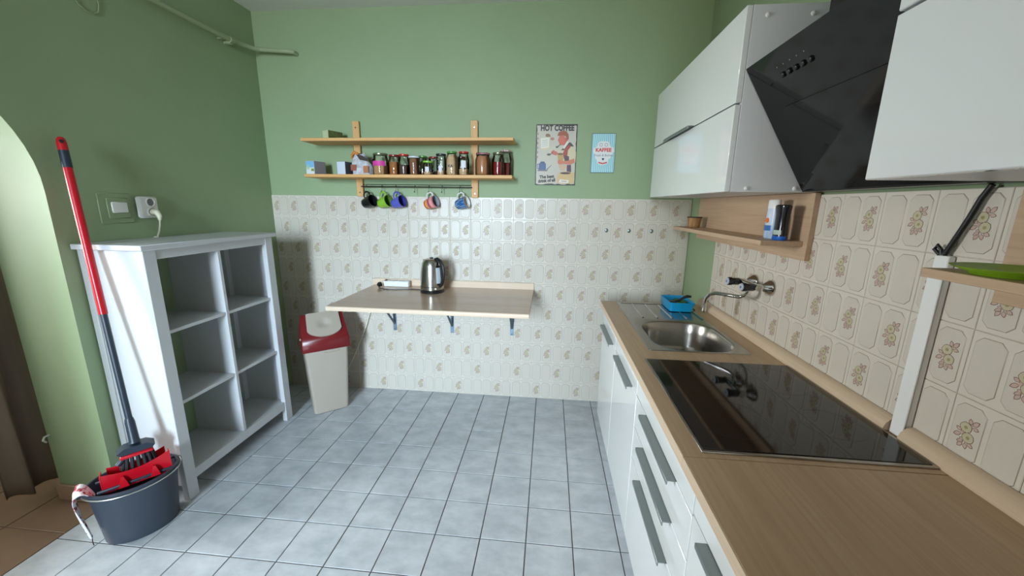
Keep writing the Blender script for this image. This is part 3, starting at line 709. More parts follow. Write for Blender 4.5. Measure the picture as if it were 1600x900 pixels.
jar('low small jar with a lime green lid', -.795, 2.508, .064, .087, lLg, .35, cBei, neck=.88, lab=(-1.9, -1.1, .02, .05, pW))
jar('narrow straight jar with a black lid', -.713, 2.53, .062, .133, lBk, .3, cBei, straight=True, lab=(-1.9, -1.2, .02, .06, pW))
jr9 = jar('tall jar of beige powder with a bright green lid', -.639, 2.52, .080, .146, lGr, 1.02, cBei, neck=.72)
jar('tall jar with a bright red lid, one third full', -.562, 2.522, .072, .146, lRd, .38, cBei, neck=.8, lab=(-1.9, -1.0, .045, .09, pW))
jar('small jar with a dull red lid half hidden at the back', -.595, 2.598, .052, .125, lDr, .5, cBrn)
jar('squat honey brown jar with a pink patterned lid by the upright', -.437, 2.515, .098, .137, lPk, 1.03, cHon, neck=.84)
jar('jar of dark berries with a gold lid near the board end', -.338, 2.512, .080, .139, lOl, .86, cRed, neck=.8)
jar('tall jar with a red and white checked lid at the board end', -.302, 2.598, .084, .165, lCk, .75, cRed, neck=.8)
text('lettering', 'KA', .024, Matrix.Translation((-.640, 2.4784, Z2+.055)) @ Matrix.Rotation(pi/2, 4, 'X'), BLACK, jr9, .0006)
# cartons
def carton(label, x0, x1, y0, y1, z0, h, mf, ms, rz=0, extra=None):
    t = thing('carton', label, 'box', ((x0+x1)/2, (y0+y1)/2, z0), rz, group='cartons on the pine shelf')
    w2, d2 = (x1-x0)/2, (y1-y0)/2
    m_ = MB(); m_.box(-w2, w2, -d2, d2, 0, h, .0008); obj('box', m_, ms, t, local=True)
    obj('front_print', B(-w2+.001, w2-.001, -d2-.0006, -d2-.0001, .001, h-.001), mf, t, local=True)
    for nm, a, mm in (extra or []): obj(nm, B(a[0], a[1], -d2-.0011, -d2-.0007, a[2], a[3]), mm, t, local=True)
    return t
gry = mat('carton_grey', (150, 148, 156), .6); 
carton('white and sky blue carton with a green square print', -1.603, -1.533, 2.475, 2.57, Z2, .083, mat('carton_white', (224, 226, 230), .5), gry, R(-14),
       [('blue_print', (-.033, .033, .042, .081), mat('sky_blue_print', (126, 184, 224), .5)), ('green_print', (.008, .032, .019, .035), mat('green_print', (132, 152, 40), .5)), ('pale_print', (-.028, -.005, .03, .058), mat('pale_green_print', (196, 212, 170), .5))])
carton('blank pale carton with a dark side next to the paper bag', -1.390, -1.326, 2.475, 2.56, Z2, .080, mat('carton_pale', (206, 212, 226), .5), mat('carton_dark', (74, 72, 80), .6), R(-10))
carton('pale green carton alone on the upper pine board', -1.472, -1.416, 2.49, 2.60, 1.8265, .053, mat('carton_pale_green', (206, 214, 178), .6, noise=((180, 190, 150), 160, (1, 1, 1), .2)), mat('carton_olive', (110, 116, 64), .6, noise=((70, 78, 44), 40, (1, 1, 1), .2)), R(-22))
# crumpled paper bag
bagM = thing('paper_bag', 'open crumpled white and brown paper bag beside the jars', 'bag', (-1.245, 2.53, Z2))
rg = []
for k, (z, a, b, sh) in enumerate(((0.0005, .060, .036, 0), (.03, .062, .037, .002), (.07, .058, .032, -.004), (.095, .050, .022, -.010), (.115, .042, .012, -.018), (.135, .036, .007, -.028))):
    ring = []
    for i in range(20):
        an = 2*pi*i/20; wob = 1+.10*sin(3*an+k*1.3)*(k > 0)+.05*sin(7*an+k)
        c_, s_ = cos(an), sin(an); q = max(abs(c_), abs(s_))**.6
        ring.append((-1.245+sh+a*c_/q*wob, 2.53+b*s_/q*wob, Z2+z+(.006*sin(2*an+1) if k > 3 else 0)))
    rg.append(ring)
obj('paper_body', MB().loft(rg, caps=True), mat('white_kraft', (206, 206, 212), .8, noise=((178, 176, 182), 40, (1, 1, 1), .1), bump=(40, .6)), bagM)
obj('brown_print', MB().box(-1.306, -1.268, 2.4855, 2.4865, Z2+.025, Z2+.062), mat('brick_print', (150, 84, 62), .7), bagM)
obj('brown_print', MB().box(-1.222, -1.188, 2.488, 2.489, Z2+.012, Z2+.055), mat('tan_print', (176, 112, 76), .7), bagM)
obj('folded_top', MB().tube([(-1.310, 2.515, Z2+.10), (-1.304, 2.51, Z2+.125), (-1.288, 2.51, Z2+.142), (-1.270, 2.512, Z2+.134), (-1.255, 2.515, Z2+.115)], [.004, .008, .010, .009, .004], 8), mat('orange_fold', (206, 132, 62), .7), bagM)
obj('dark_flap', MB().poly([(-1.275, 2.508, Z2+.128), (-1.235, 2.50, Z2+.122), (-1.198, 2.50, Z2+.10), (-1.195, 2.497, Z2+.085), (-1.245, 2.495, Z2+.093)]).poly([(-1.275, 2.511, Z2+.128), (-1.235, 2.503, Z2+.122), (-1.198, 2.503, Z2+.10), (-1.195, 2.50, Z2+.085), (-1.245, 2.498, Z2+.093)]), mat('dark_flap', (60, 50, 46), .6), bagM)

# ---- tin sign HOT COFFEE (flat print)
def sgn(parent, name, poly, mt, lev, label=None):
    m_ = MB(); y = YP-.0035-.0003*lev
    m_.poly([(a, y, b) for a, b in poly][::-1])
    return obj(name, m_, mt, parent, fix=False, label=label)
def sm(n, c): return mat('ink_'+n, c, .45)
s1 = thing('tin_sign', 'cream tin sign reading hot coffee with a man smoking a pipe', 'sign', (.026, YP, 1.556))
sx0, sx1, sz0, sz1 = -.108, .158, 1.556, 1.938
obj('plate', B(sx0, sx1, YP-.003, YP, sz0, sz1, c=.001), sm('rust_black', (44, 38, 34)), s1)
def P(u, v): return (sx0+(sx1-sx0)*u, sz1-(sz1-sz0)*v)   # u right, v down, 0..1
rnd = random.Random(3)
def wob(n0, a, b, amp): return [(a[0]+(b[0]-a[0])*i/n0+rnd.uniform(-amp, amp), a[1]+(b[1]-a[1])*i/n0+rnd.uniform(-amp, amp)) for i in range(n0)]
edge = wob(14, (.02, .018), (.975, .018), .006)+wob(16, (.975, .02), (.975, .978), .008)+wob(12, (.975, .98), (.025, .98), .009)+wob(14, (.025, .98), (.025, .02), .006)
sgn(s1, 'cream_ground', [P(*q) for q in edge][::-1], mat('ink_cream', (206, 194, 172), .45, noise=((190, 186, 178), 9, (1, 1, 1), .2)), 1)
def shape(nm, pts, c, lev): return sgn(s1, nm, [P(*q) for q in pts][::-1], sm(nm+'_%d_%d_%d' % c, c), lev)
def blob(nm, u, v, ru, rv, c, lev, n=16): return shape(nm, [(u+ru*cos(2*pi*i/n), v+rv*sin(2*pi*i/n)) for i in range(n)], c, lev)
shape('recipe_card', [(.10, .215), (.34, .205), (.335, .40), (.12, .42)], (214, 194, 156), 2)
shape('recipe_sheet', [(.115, .225), (.325, .215), (.32, .375), (.13, .39)], (224, 220, 208), 3)
for k in range(4): shape('scribble', [(.15, .26+k*.03), (.29, .252+k*.03), (.29, .257+k*.03), (.15, .265+k*.03)], (150, 130, 120), 4)
shape('peg', [(.24, .155), (.30, .15), (.34, .165), (.36, .20), (.28, .205), (.23, .195)], (140, 104, 76), 4)
blob('jug', .40, .235, .05, .025, (176, 128, 110), 3)
shape('shirt_back', [(.64, .40), (.76, .31), (.90, .35), (.99, .45), (.985, .62), (.86, .60), (.66, .62), (.60, .52)], (208, 196, 160), 4)
shape('vest', [(.67, .47), (.72, .38), (.80, .31), (.88, .34), (.79, .42), (.78, .56), (.70, .56)], (170, 66, 60), 5)
shape('strap', [(.62, .42), (.80, .285), (.86, .30), (.93, .355), (.88, .36), (.80, .335), (.69, .42)], (86, 62, 60), 6)
shape('collar', [(.66, .38), (.76, .27), (.82, .28), (.70, .40)], (222, 216, 202), 7)
blob('face', .635, .255, .085, .085, (206, 104, 84), 6)
shape('neck', [(.64, .29), (.74, .22), (.79, .28), (.68, .345)], (196, 96, 78), 5)
shape('hair', [(.52, .185), (.55, .13), (.63, .105), (.74, .115), (.79, .17), (.80, .24), (.755, .26), (.735, .20), (.66, .175), (.58, .19)], (158, 84, 52), 8)
shape('nose', [(.555, .22), (.535, .265), (.57, .27)], (196, 92, 74), 7)
blob('ear', .73, .235, .016, .022, (190, 84, 70), 9)
shape('pipe', [(.60, .315), (.555, .345), (.52, .36), (.505, .35), (.49, .365), (.50, .385), (.535, .38), (.605, .325)], (56, 42, 38), 8)
shape('hand', [(.38, .445), (.43, .415), (.53, .45), (.56, .48), (.50, .505), (.41, .485)], (198, 104, 84), 5)
shape('sleeve', [(.52, .45), (.62, .47), (.64, .55), (.55, .50)], (202, 190, 156), 4)
blob('spoon', .325, .49, .05, .018, (96, 84, 80), 5)
shape('spoon_stem', [(.36, .48), (.42, .45), (.425, .456), (.37, .49)], (96, 84, 80), 5)
shape('tin', [(.54, .485), (.68, .475), (.69, .60), (.56, .61)], (186, 152, 78), 7)
blob('tin_top', .61, .482, .07, .018, (120, 94, 54), 8)
shape('apron', [(.70, .50), (.82, .52), (.83, .60), (.74, .62), (.72, .60)], (92, 60, 70), 6)
shape('forearm', [(.55, .60), (.58, .575), (.66, .60), (.80, .59), (.95, .555), (.97, .62), (.86, .655), (.68, .645), (.60, .655)], (204, 120, 90), 9)
blob('fist', .60, .612, .055, .038, (208, 112, 92), 10)
shape('trousers', [(.78, .66), (.88, .66), (.89, .78), (.78, .77)], (86, 54, 72), 5)
shape('cloth', [(.57, .66), (.72, .655), (.78, .70), (.70, .76), (.60, .74)], (206, 172, 140), 5)
shape('sack', [(.58, .79), (.75, .765), (.96, .79), (.975, .96), (.86, .975), (.56, .965), (.54, .90)], (208, 176, 124), 6)
blob('coffee_beans', .75, .797, .13, .018, (76, 50, 42), 7)
shape('sack_tag', [(.62, .90), (.85, .915), (.83, .965), (.595, .955)], (228, 220, 204), 8)
shape('tag_scribble', [(.66, .925), (.79, .932), (.785, .942), (.655, .935)], (140, 120, 110), 9)
shape('coffee_pot', [(.09, .635), (.26, .635), (.265, .745), (.08, .745)], (70, 92, 134), 4)
shape('coffee_pot_lid', [(.11, .635), (.13, .605), (.22, .605), (.24, .635)], (58, 78, 118), 5)
shape('pot_handle', [(.04, .645), (.085, .64), (.085, .652), (.055, .658), (.055, .715), (.085, .72), (.085, .732), (.04, .722)], (70, 92, 134), 4)
shape('shadow_shape', [(.05, .747), (.32, .74), (.29, .765), (.06, .765)], (126, 112, 110), 3)
shape('spoon_line', [(.28, .73), (.40, .66), (.405, .666), (.29, .745)], (110, 100, 104), 5)
Rx = Matrix.Rotation(pi/2, 4, 'X')
def stx(body, u, v, size, rot=0, sx=1.0, bold=.001, parent=s1, mt=None, lev=10):
    q = P(u, v); return text('lettering', body, size, Matrix.Translation((q[0], YP-.0035-.0003*lev, q[1])) @ Matrix.Rotation(R(-rot), 4, 'Y') @ Rx, mt or sm('dark', (52, 40, 44)), parent, bold, sx)
stx('HOT COFFEE', .515, .066, .047, 0, .78, .0022)
stx('The best', .29, .858, .027, 4, 1.0, .0013)
stx('drink of all', .29, .925, .027, 5, .98, .0013)
for k in range(6): shape('edge_stain', [(.035, .14+.075*k), (.06, .135+.075*k), (.058, .17+.075*k), (.04, .175+.075*k)], (150, 110, 92), 2)

# ---- small striped sign
s2 = thing('small_sign', 'small pale blue striped tin sign with red lettering', 'sign', (.327, YP, 1.637))
qx0, qx1, qz0, qz1 = .2535, .4045, 1.637, 1.881
obj('plate', B(qx0, qx1, YP-.006, YP, qz0, qz1, c=.001), sm('edge_dark', (40, 58, 58)), s2)
sx0, sx1, sz0, sz1 = qx0+.0025, qx1-.0025, qz0+.0025, qz1-.0025
def sg2(nm, pts, c, lev):
    m_ = MB(); y = YP-.0062-.0003*lev
    m_.poly([(P(*q)[0], y, P(*q)[1]) for q in pts]); return obj(nm, m_, sm(nm+'_%d_%d_%d' % c, c), s2, fix=False)
sg2('ground', [(0, 0), (0, 1), (1, 1), (1, 0)], (190, 222, 228), 0)
for k in range(12): sg2('stripe', [(.02+k*.083, 0), (.02+k*.083, 1), (.055+k*.083, 1), (.055+k*.083, 0)], (120, 190, 204), 1)
bl = [(.26, .24), (.33, .20), (.5, .19), (.68, .20), (.76, .25), (.80, .33), (.95, .36), (.97, .46), (.88, .52), (.86, .60), (.74, .67), (.70, .77), (.5, .81), (.3, .78), (.24, .69), (.14, .60), (.13, .52), (.06, .47), (.06, .38), (.2, .34)]
sg2('white_field', bl[::-1][::-1] if False else [(u, v) for u, v in bl][::-1], (226, 226, 226), 2)
for u in (.39, .62):
    m_ = MB(); q = P(u, .285)
    m_.lathe([(.008, 0), (.008, .0003), (.0105, .0003), (.0105, 0)], (q[0], YP-.0072, q[1]), 16, (0, -1, 0), caps=False); obj('pretzel_ring', m_, sm('grey_ring', (130, 134, 142)), s2)
q = P(.51, .41)
def st2(body, u, v, size, c, bold=.0008, sx=1.0):
    q = P(u, v); return text('lettering', body, size, Matrix.Translation((q[0], YP-.0078, q[1])) @ Rx, sm('t_%d_%d_%d' % c, c), s2, bold, sx)
st2('KAFFEE', .51, .42, .031, (214, 70, 66), .0012, 1.0)
st2('Fresh & Bohne', .52, .555, .021, (120, 124, 130), 0, .95)
cup = [(.46, .625), (.56, .625), (.55, .665), (.51, .69), (.47, .665)]
sg2('cup_mark', cup[::-1], (44, 66, 100), 3)
sg2('ribbon_mark', [(.31, .72), (.5, .75), (.70, .72), (.69, .755), (.5, .785), (.33, .76)][::-1], (206, 70, 70), 3)

# ---- three small hooks stuck on the tiles
for k, (x, lb) in enumerate(((.382, 'small grey adhesive hook on the tiles, closest to the table'), (.530, 'small grey adhesive hook on the tiles, middle of three'), (.677, 'small grey adhesive hook on the tiles, closest to the worktop'))):
    t = thing('adhesive_hook', lb, 'hook', (x, YW, 1.262), group='adhesive hooks')
    obj('pad', MB().lathe([(.011, 0), (.0115, .002), (.009, .004), (0, .0045)], (x, YW-.0006, 1.264), 18, (0, -1, 0), sx=1, sy=1.2), GREYM, t)
    obj('peg', MB().tube([(x, YW-.004, 1.262), (x, YW-.012, 1.259), (x, YW-.015, 1.264)], .0028, 8), GREYM, t)

# ---- folding wall table
tb = thing('wall_table', 'beech wall table on three steel brackets', 'table', (-.68, 2.33, .84))
TX0, TX1, TY0 = -1.268, -.096, 2.01
obj('table_top', B(TX0, TX1, TY0, YW-.014, .812, .84, c=.002), BEECH, tb)
obj('front_edge', MB().prism([(TY0-.004, .814), (TY0-.006, .82), (TY0-.006, .834), (TY0-.003, .8385), (TY0-.0002, .8395), (TY0-.0002, .8125)], TX0, TX1, lambda a, b, d: (d, a, b)), BEECHE, tb)
obj('back_rail', B(TX0-.01, TX1, YW-.0135, YW-.0008, .813, .886, c=.002), BEECHE, tb)
for x in (-1.132, -.694, -.249):
    b_ = obj('bracket', B(x-.013, x+.013, YW-.004, YW-.0008, .489, .81, c=.001), BRKT, tb)
    obj('arm', B(x-.012, x+.012, YW-.33, YW-.0142, .8075, .8115, c=.001), BRKT, b_)
    M0 = MB(); M0.tube([(x, YW-.27, .8065), (x, YW-.006, .545)], .008, 8)
    obj('brace', M0, mat('grey_brace_steel', (84, 96, 104), .45, metal=.5), b_)
    for z in (.50, .60): obj('screw', MB().lathe([(.004, 0), (.003, .0016), (0, .002)], (x, YW-.004, z), 10, (0, -1, 0)), STEEL, b_)
# ---- kettle
kx, ky, kz = -.778, 2.465, .8405
kt = thing('kettle', 'brushed steel electric kettle with a black handle', 'kettle', (kx, ky, kz))
obj('base', MB().lathe([(.078, .0), (.08, .003), (.08, .012), (.074, .017), (0, .017)], (kx, ky, kz), 36), BLACK, kt)
obj('body', MB().lathe([(.072, .0175), (.0775, .022), (.0775, .045), (.076, .09), (.072, .14), (.066, .18), (.060, .205), (.050, .219), (.035, .226), (0, .229)], (kx, ky, kz), 44, caps=False), STEEL, kt)
obj('seam_ring', MB().lathe([(.0778, .042), (.0785, .0425), (.0785, .0445), (.0778, .045)], (kx, ky, kz), 44, caps=False), mat('dark_steel', (70, 68, 64), .35, metal=.8), kt)
ha = R(-28)
def kp(r_, z): return (kx+r_*cos(ha), ky+r_*sin(ha), kz+z)
obj('handle', MB().tube([kp(.03, .222), kp(.055, .225), kp(.082, .212), kp(.1, .18), kp(.106, .14), kp(.102, .1), kp(.09, .065), kp(.074, .045)], [.007, .012, .013, .013, .0125, .012, .0115, .008], 12, flat=1.4), BLACK, kt)
obj('gauge_frame', MB().loft([[(kx+rr_*cos(ha-.34+.68*i/6), ky+rr_*sin(ha-.34+.68*i/6), kz+z) for i in range(7)] for rr_, z in ((.0775, .055), (.0765, .1), (.0735, .14), (.068, .185))], caps=False, closed=False), BLACK, kt)
obj('water_gauge', MB().loft([[(kx+rr_*cos(ha-.42+.46*i/6), ky+rr_*sin(ha-.42+.46*i/6), kz+z) for i in range(7)] for rr_, z in ((.0782, .068), (.0772, .1), (.0745, .14), (.071, .172))], caps=False, closed=False), mat('pale_gauge', (196, 206, 212), .3), kt)
obj('switch', MB().lathe([(.006, 0), (.006, .004), (0, .005)], (kx+.0775*cos(R(-58)), ky+.0775*sin(R(-58)), kz+.034), 12, (cos(R(-58)), sin(R(-58)), 0)), WPL, kt)
sa = ha+pi
obj('spout', MB().loft([[(kx+(.056+.0)*cos(sa)+w2*cos(sa+pi/2), ky+.056*sin(sa)+w2*sin(sa+pi/2), kz+.20) for w2 in (-.02, 0, .02)], [(kx+(.064+.016*(1-abs(w2)/.016))*cos(sa)+w2*cos(sa+pi/2), ky+(.064+.016*(1-abs(w2)/.016))*sin(sa)+w2*sin(sa+pi/2), kz+.214) for w2 in (-.016, 0, .016)]], caps=False, closed=False), STEEL, kt)
obj('lid_knob', MB().lathe([(.012, .2275), (.011, .234), (0, .236)], (kx, ky, kz), 16), BLACK, kt)
# ---- power strip
ps = thing('power_strip', 'white power strip lying at the back of the wall table', 'socket', (-1.09, 2.59, .84))
obj('housing', B(-1.178, -.985, 2.572, 2.618, .8405, .882, c=.005), WPL, ps)
for x in (-1.14, -1.09, -1.04): obj('outlet', MB().lathe([(.016, .882), (.016, .8828), (.013, .8828), (.012, .8815), (0, .8815)], (x, 2.595, 0), 18, caps=False), mat('outlet_grey', (176, 176, 174), .5), ps)
obj('rocker_switch', B(-1.165, -1.15, 2.585, 2.605, .8822, .888, c=.002), mat('switch_dark_red', (110, 26, 30), .3), ps)
pg = thing('black_plug', 'black plug and cord running from the power strip to the kettle', 'plug', (-1.19, 2.56, .86))
obj('plug_body', MB().lathe([(.013, 0), (.017, .004), (.017, .018), (.010, .028)], (-1.178, 2.553, .862), 16, (-.5, -.85, 0)), BLACK, pg)
obj('cord', MB().tube([(-1.190, 2.532, .858), (-1.17, 2.50, .848), (-1.12, 2.475, .8437), (-1.05, 2.475, .8437), (-.98, 2.50, .8437), (-.92, 2.505, .8437), (-.86, 2.49, .8437)], .003, 8), BLACK, pg)
tag(obj('hanging_cable', MB().tube([(-1.275, 2.635, .80), (-1.285, 2.625, .73), (-1.31, 2.62, .64), (-1.345, 2.62, .53), (-1.39, 2.62, .42), (-1.46, 2.62, .27), (-1.55, 2.615, .10), (-1.60, 2.60, .01), (-1.66, 2.58, .0035), (-1.75, 2.56, .0035)], .0028, 8), IVORY), 'thin ivory cord hanging from the table behind the bin', 'cord')

# ---- swing bin
bn = thing('swing_bin', 'cream swing bin with a maroon lid next to the white shelf unit', 'bin', (-1.522, 2.358, 0), R(39.3))
def rrl(hx, hy, r, z, n=4): return rr(0, 0, hx, hy, r, n, z)
m_ = MB().loft([rrl(.104, .082, .02, .0005), rrl(.110, .088, .02, .006), rrl(.133, .110, .022, .468)])
obj('body', m_, CREAMP, bn, local=True)
obj('carry_grip', MB().tube([(-.02, -.1105, .447), (-.01, -.1135, .440), (.04, -.1138, .440), (.075, -.1135, .446), (.075, -.1115, .456)], .0022, 6), mat('cream_grip', (186, 168, 146), .4), bn, local=True)  # grip in a warmer cream than the bin body
sp_ = [(-.116, .462), (-.121, .47), (-.119, .53), (-.10, .565), (-.012, .682), (.0, .69), (.012, .684), (.10, .565), (.119, .53), (.121, .47), (.116, .462)]
rings = []
for x, s_ in ((-.146, .97), (-.141, 1.0), (.141, 1.0), (.146, .97)):
    rings.append([(x*(1-.10*max(0, (z-.5)/.19)), y*s_, .462+(z-.462)*(s_ if abs(x) > .143 else 1)) for y, z in sp_])
obj('lid', MB().loft(rings), MAROON, bn, local=True)
# flap on the front slope, with a round finger dent
fa = Vector((0, -.112, .548)); fb = Vector((0, -.008, .694)); fv = (fb-fa).normalized(); fn = Vector((0, -fv.z, fv.y)); FL = (fb-fa).length
def U(th):   # U-shaped outline, centre at (0,.55)
    hw, top, cz = .107, 1.0*FL, .10
    d = Vector((cos(th), sin(th)));
    lo, hi = 0, .4
    for _ in range(24):
        mid = (lo+hi)/2; a, b = d.x*mid, cz+d.y*mid
        ins = abs(a) < hw*(1-.08*max(0, b/FL)) and b < top and (b > .07 or (a/hw)**2 + ((.07-b)/.062)**2 < 1)
        if ins: lo = mid
        else: hi = mid
    return d*lo
m_ = MB(); rgs = []
for k in range(13):
    t_ = (k/12) if k else .002; ring = []
    for i in range(48):
        u_ = U(2*pi*i/48)*t_; dist = math.hypot(u_.x*.85, u_.y); dent = -.0115*(1+cos(pi*min(1, dist/.046)))/2
        q = fa + fv*(.10+u_.y) + fn*(.013+dent) + Vector((u_.x, 0, 0)); ring.append(tuple(q))
    rgs.append(ring)
rgs.append([tuple(Vector(q) - fn*.015) for q in rgs[-1]])
m_.loft(rgs, caps=False)
obj('flap', m_, CREAMP, bn, local=True)
for s_ in (-1, 1): obj('hinge_button', MB().lathe([(.008, 0), (.007, .006), (0, .007)], (s_*.143, -.05, .54), 12, (s_, 0, 0)), CREAMP, bn, local=True)

# ================================================================== LEFT WALL
# ---- white cube shelf unit
su = thing('shelf_unit', 'white wooden shelf unit with six open cubes against the left wall', 'shelf unit', (-1.84, 1.81, 0))
UX0, UX1, UY0, UY1 = -1.998, -1.69, 1.43, 2.19
obj('top_panel', B(UX0-.002, UX1+.018, UY0-.018, UY1+.018, 1.215, 1.238, c=.002), WHITE, su)
for y0, y1 in ((UY0, UY0+.055), (UY1-.055, UY1)):
    for x0, x1 in ((UX1-.03, UX1), (UX0, UX0+.03)):
        obj('leg', B(x0, x1, y0, y1, 0, 1.2148, c=.002), WHITE, su)
for y in (UY0+.006, UY1-.024): obj('side_panel', B(UX0+.0305, UX1-.0305, y, y+.018, .075, 1.2145, c=.001), WHITE, su)
obj('top_rail', B(UX1-.02, UX1-.004, UY0+.0555, UY1-.0555, 1.172, 1.2145, c=.001), WHITE, su)
obj('bottom_rail', B(UX1-.02, UX1-.004, UY0+.0555, UY1-.0555, .088, .138, c=.001), WHITE, su)
obj('bottom_board', B(UX0+.004, UX1-.0205, UY0+.0245, UY1-.0245, .120, .138, c=.001), WHITE, su)
ym = (UY0+UY1)/2
obj('divider', B(UX0+.01, UX1-.008, ym-.009, ym+.009, .1385, 1.1715, c=.001), WHITE, su)
for z in (.495, .845):
    for a, b in ((UY0+.0245, ym-.0095), (ym+.0095, UY1-.0245)):
        obj('shelf_board', B(UX0+.02, UX1-.012, a, b, z-.016, z, c=.001), WHITE, su)
# ---- light switch
sw = thing('light_switch', 'white light switch in a green painted frame', 'switch', (XL, 1.615, 1.385))
def plate_x(y0, y1, z0, z1, t0, t1, c): return B(XL+t0, XL+t1, y0, y1, z0, z1, c=c)
GR2 = mat('painted_switch_green', (142, 161, 125), .5)
obj('outer_frame', plate_x(1.548, 1.688, 1.315, 1.452, .0005, .006, .003), GR2, sw)
obj('inner_frame', plate_x(1.578, 1.672, 1.338, 1.43, .006, .012, .004), GR2, sw)
obj('rocker', plate_x(1.592, 1.660, 1.363, 1.412, .012, .019, .003), WPL, sw)
# ---- socket with plug
sc_ = thing('wall_socket', 'white double wall socket above the shelf unit', 'socket', (XL, 1.75, 1.387))
obj('cover_plate', plate_x(1.706, 1.798, 1.335, 1.44, .0005, .028, .008), WPL, sc_)
for z in (1.412, 1.365):
    b_ = obj('outlet', MB().lathe([(.023, 0), (.023, .004), (.019, .005), (.0185, -.006), (0, -.006)], (XL+.028, 1.757, z), 24, (1, 0, 0), caps=False), WPL, sc_)
    if z > 1.4: obj('outlet_face', MB().lathe([(.018, 0), (.017, .0025), (0, .0025)], (XL+.0262, 1.757, z), 20, (1, 0, 0)), mat('outlet_shadow_grey', (120, 120, 122), .5), b_)
plg = thing('ivory_plug', 'ivory plug with a cord hanging behind the shelf unit', 'plug', (XL+.04, 1.757, 1.365))
obj('plug_body', MB().tube([(XL+.0335, 1.757, 1.365), (XL+.056, 1.757, 1.362), (XL+.066, 1.757, 1.345), (XL+.064, 1.758, 1.325)], [.015, .0145, .011, .006], 14), IVORY, plg)
obj('cord', MB().tube([(XL+.064, 1.758, 1.33), (XL+.054, 1.762, 1.30), (XL+.04, 1.766, 1.27), (XL+.022, 1.768, 1.2405), (XL+.005, 1.768, 1.2395)], .0036, 8).tube([(XL+.0035, 1.768, 1.2395), (XL+.0045, 1.765, 1.18), (XL+.0045, 1.75, 1.10), (XL+.0045, 1.745, .9), (XL+.0045, 1.73, .6), (XL+.0045, 1.73, .2), (XL+.0045, 1.75, .006)], .0033, 8), IVORY, plg)
# ---- painted pipe and loop of wire high on the wall
pp = thing('gas_pipe', 'green painted pipe running along the left wall into the back wall', 'pipe', (XL+.05, 2.2, 2.38))
GR3 = mat('pale_green_pipe_paint', (156, 170, 136), .45)
obj('tube', MB().tube([(-1.962, .65, 2.385), (-1.962, 1.6, 2.378), (-1.962, 2.30, 2.376), (-1.962, 2.46, 2.383), (-1.955, 2.555, 2.392), (-1.925, 2.595, 2.395), (-1.87, 2.602, 2.392), (-1.79, 2.602, 2.387), (-1.735, 2.606, 2.384), (-1.715, 2.62, 2.384), (-1.712, 2.654, 2.384)], .0135, 14), GR3, pp)
obj('clamp', MB().tube([(-1.962, 2.385, 2.378), (-1.962, 2.415, 2.380)], .0185, 14).box(XL+.0005, -1.962, 2.39, 2.41, 2.355, 2.372, .002), GR3, pp)
obj('wall_stub', MB().tube([(XL+.0008, 2.352, 2.372), (-1.985, 2.352, 2.372), (-1.970, 2.37, 2.374)], .006, 8), GR3, pp)
tag(obj('wire_loop', MB().tube([(XL+.004, 1.60, 2.30), (XL+.004, 1.612, 2.255), (XL+.004, 1.63, 2.226), (XL+.004, 1.655, 2.210), (XL+.004, 1.685, 2.209), (XL+.004, 1.706, 2.226), (XL+.004, 1.713, 2.258), (XL+.004, 1.705, 2.30)], .0026, 8), GR3), 'thin green painted wire loop high on the left wall', 'wire')

# ---- mop and bucket
bk = thing('mop_bucket', 'dark slate mop bucket with a red wringer', 'bucket', (-1.766, 1.284, 0))
bx, by = -1.766, 1.284
H_ = .258; n = 40
def brim(t_):  # radius at height fraction
    return .118+.022*t_
m_ = MB()
m_.lathe([(0, .001), (.112, .001), (.118, .006), (brim(.5), H_*.5), (brim(1), H_-.012), (brim(1)+.007, H_-.011), (brim(1)+.007, H_), (brim(1)-.001, H_+.001), (brim(1)-.004, H_-.006), (brim(.5)-.004, H_*.5), (.112, .008), (0, .008)], (0, 0, 0), n, caps=False, sx=1.03, sy=.84)
Mbk = Matrix.Translation((bx, by, 0)) @ Matrix.Rotation(R(54.8), 4, 'Z')
m_.v = [tuple(Mbk @ Vector(p)) for p in m_.v]
obj('pail', m_, BUCK, bk)
obj('handle_wire', MB().tube([tuple(Mbk @ Vector((.1575*cos(a), .1300*sin(a), H_-.008-.006*abs(sin(a)))) ) for a in [R(v) for v in range(-172, 10, 9)]], .0025, 8), mat('galvanised_wire', (196, 196, 190), .3, metal=.8), bk)
obj('pouring_lip', MB().prism([(-.03, -.005), (.03, -.005), (.022, .022), (-.022, .022)], -.010, .002, lambda a, b, d: tuple(Mbk @ Vector((-.145-b, a, H_+d)))), BUCK, bk)
# wringer insert: dark grate on the right half, red basket walls
wx, wy = bx+.022, by+.0
Mw = Matrix.Translation((wx, wy, H_)) @ Matrix.Rotation(R(52), 4, 'Z') @ Matrix.Diagonal((.98, .86, 1, 1))
def W(mb_): 
    mb_.v = [tuple(Mw @ Vector(p)) for p in mb_.v]; return mb_
obj('wringer_frame', W(MB().box(-.125, .12, -.052, -.040, -.006, .004, .002).box(-.13, .125, .05, .06, -.006, .004, .002)), BUCK, bk)
for k in range(9): obj('grate_bar', W(MB().box(-.11+k*.026, -.102+k*.026, -.0398, .0498, -.016, -.010, .001)), BUCK, bk)
def wall(y, lo, hi, zlo, zhi, lean):
    rg = []
    for x in [lo+(hi-lo)*i/10 for i in range(11)]:
        u_ = (x-lo)/(hi-lo); top = zhi*(1-.32*sin(pi*u_))+.016*u_
        rg.append([(x, y, zlo), (x, y+.003, zlo), (x, y+lean+.003, top), (x, y+lean, top)])
    return MB().loft(rg)
wz = obj('red_basket', W(wall(-.036, -.105, .112, -.02, .072, -.020)), RED, bk)
obj('basket_wall', W(wall(.028, -.09, .10, -.02, .056, .016)), RED, wz)
obj('basket_end', W(MB().prism([(-.052, .066), (.044, .050), (.03, -.02), (-.036, -.02)], -.110, -.106, lambda a, b, d: (d, a, b))), RED, wz)
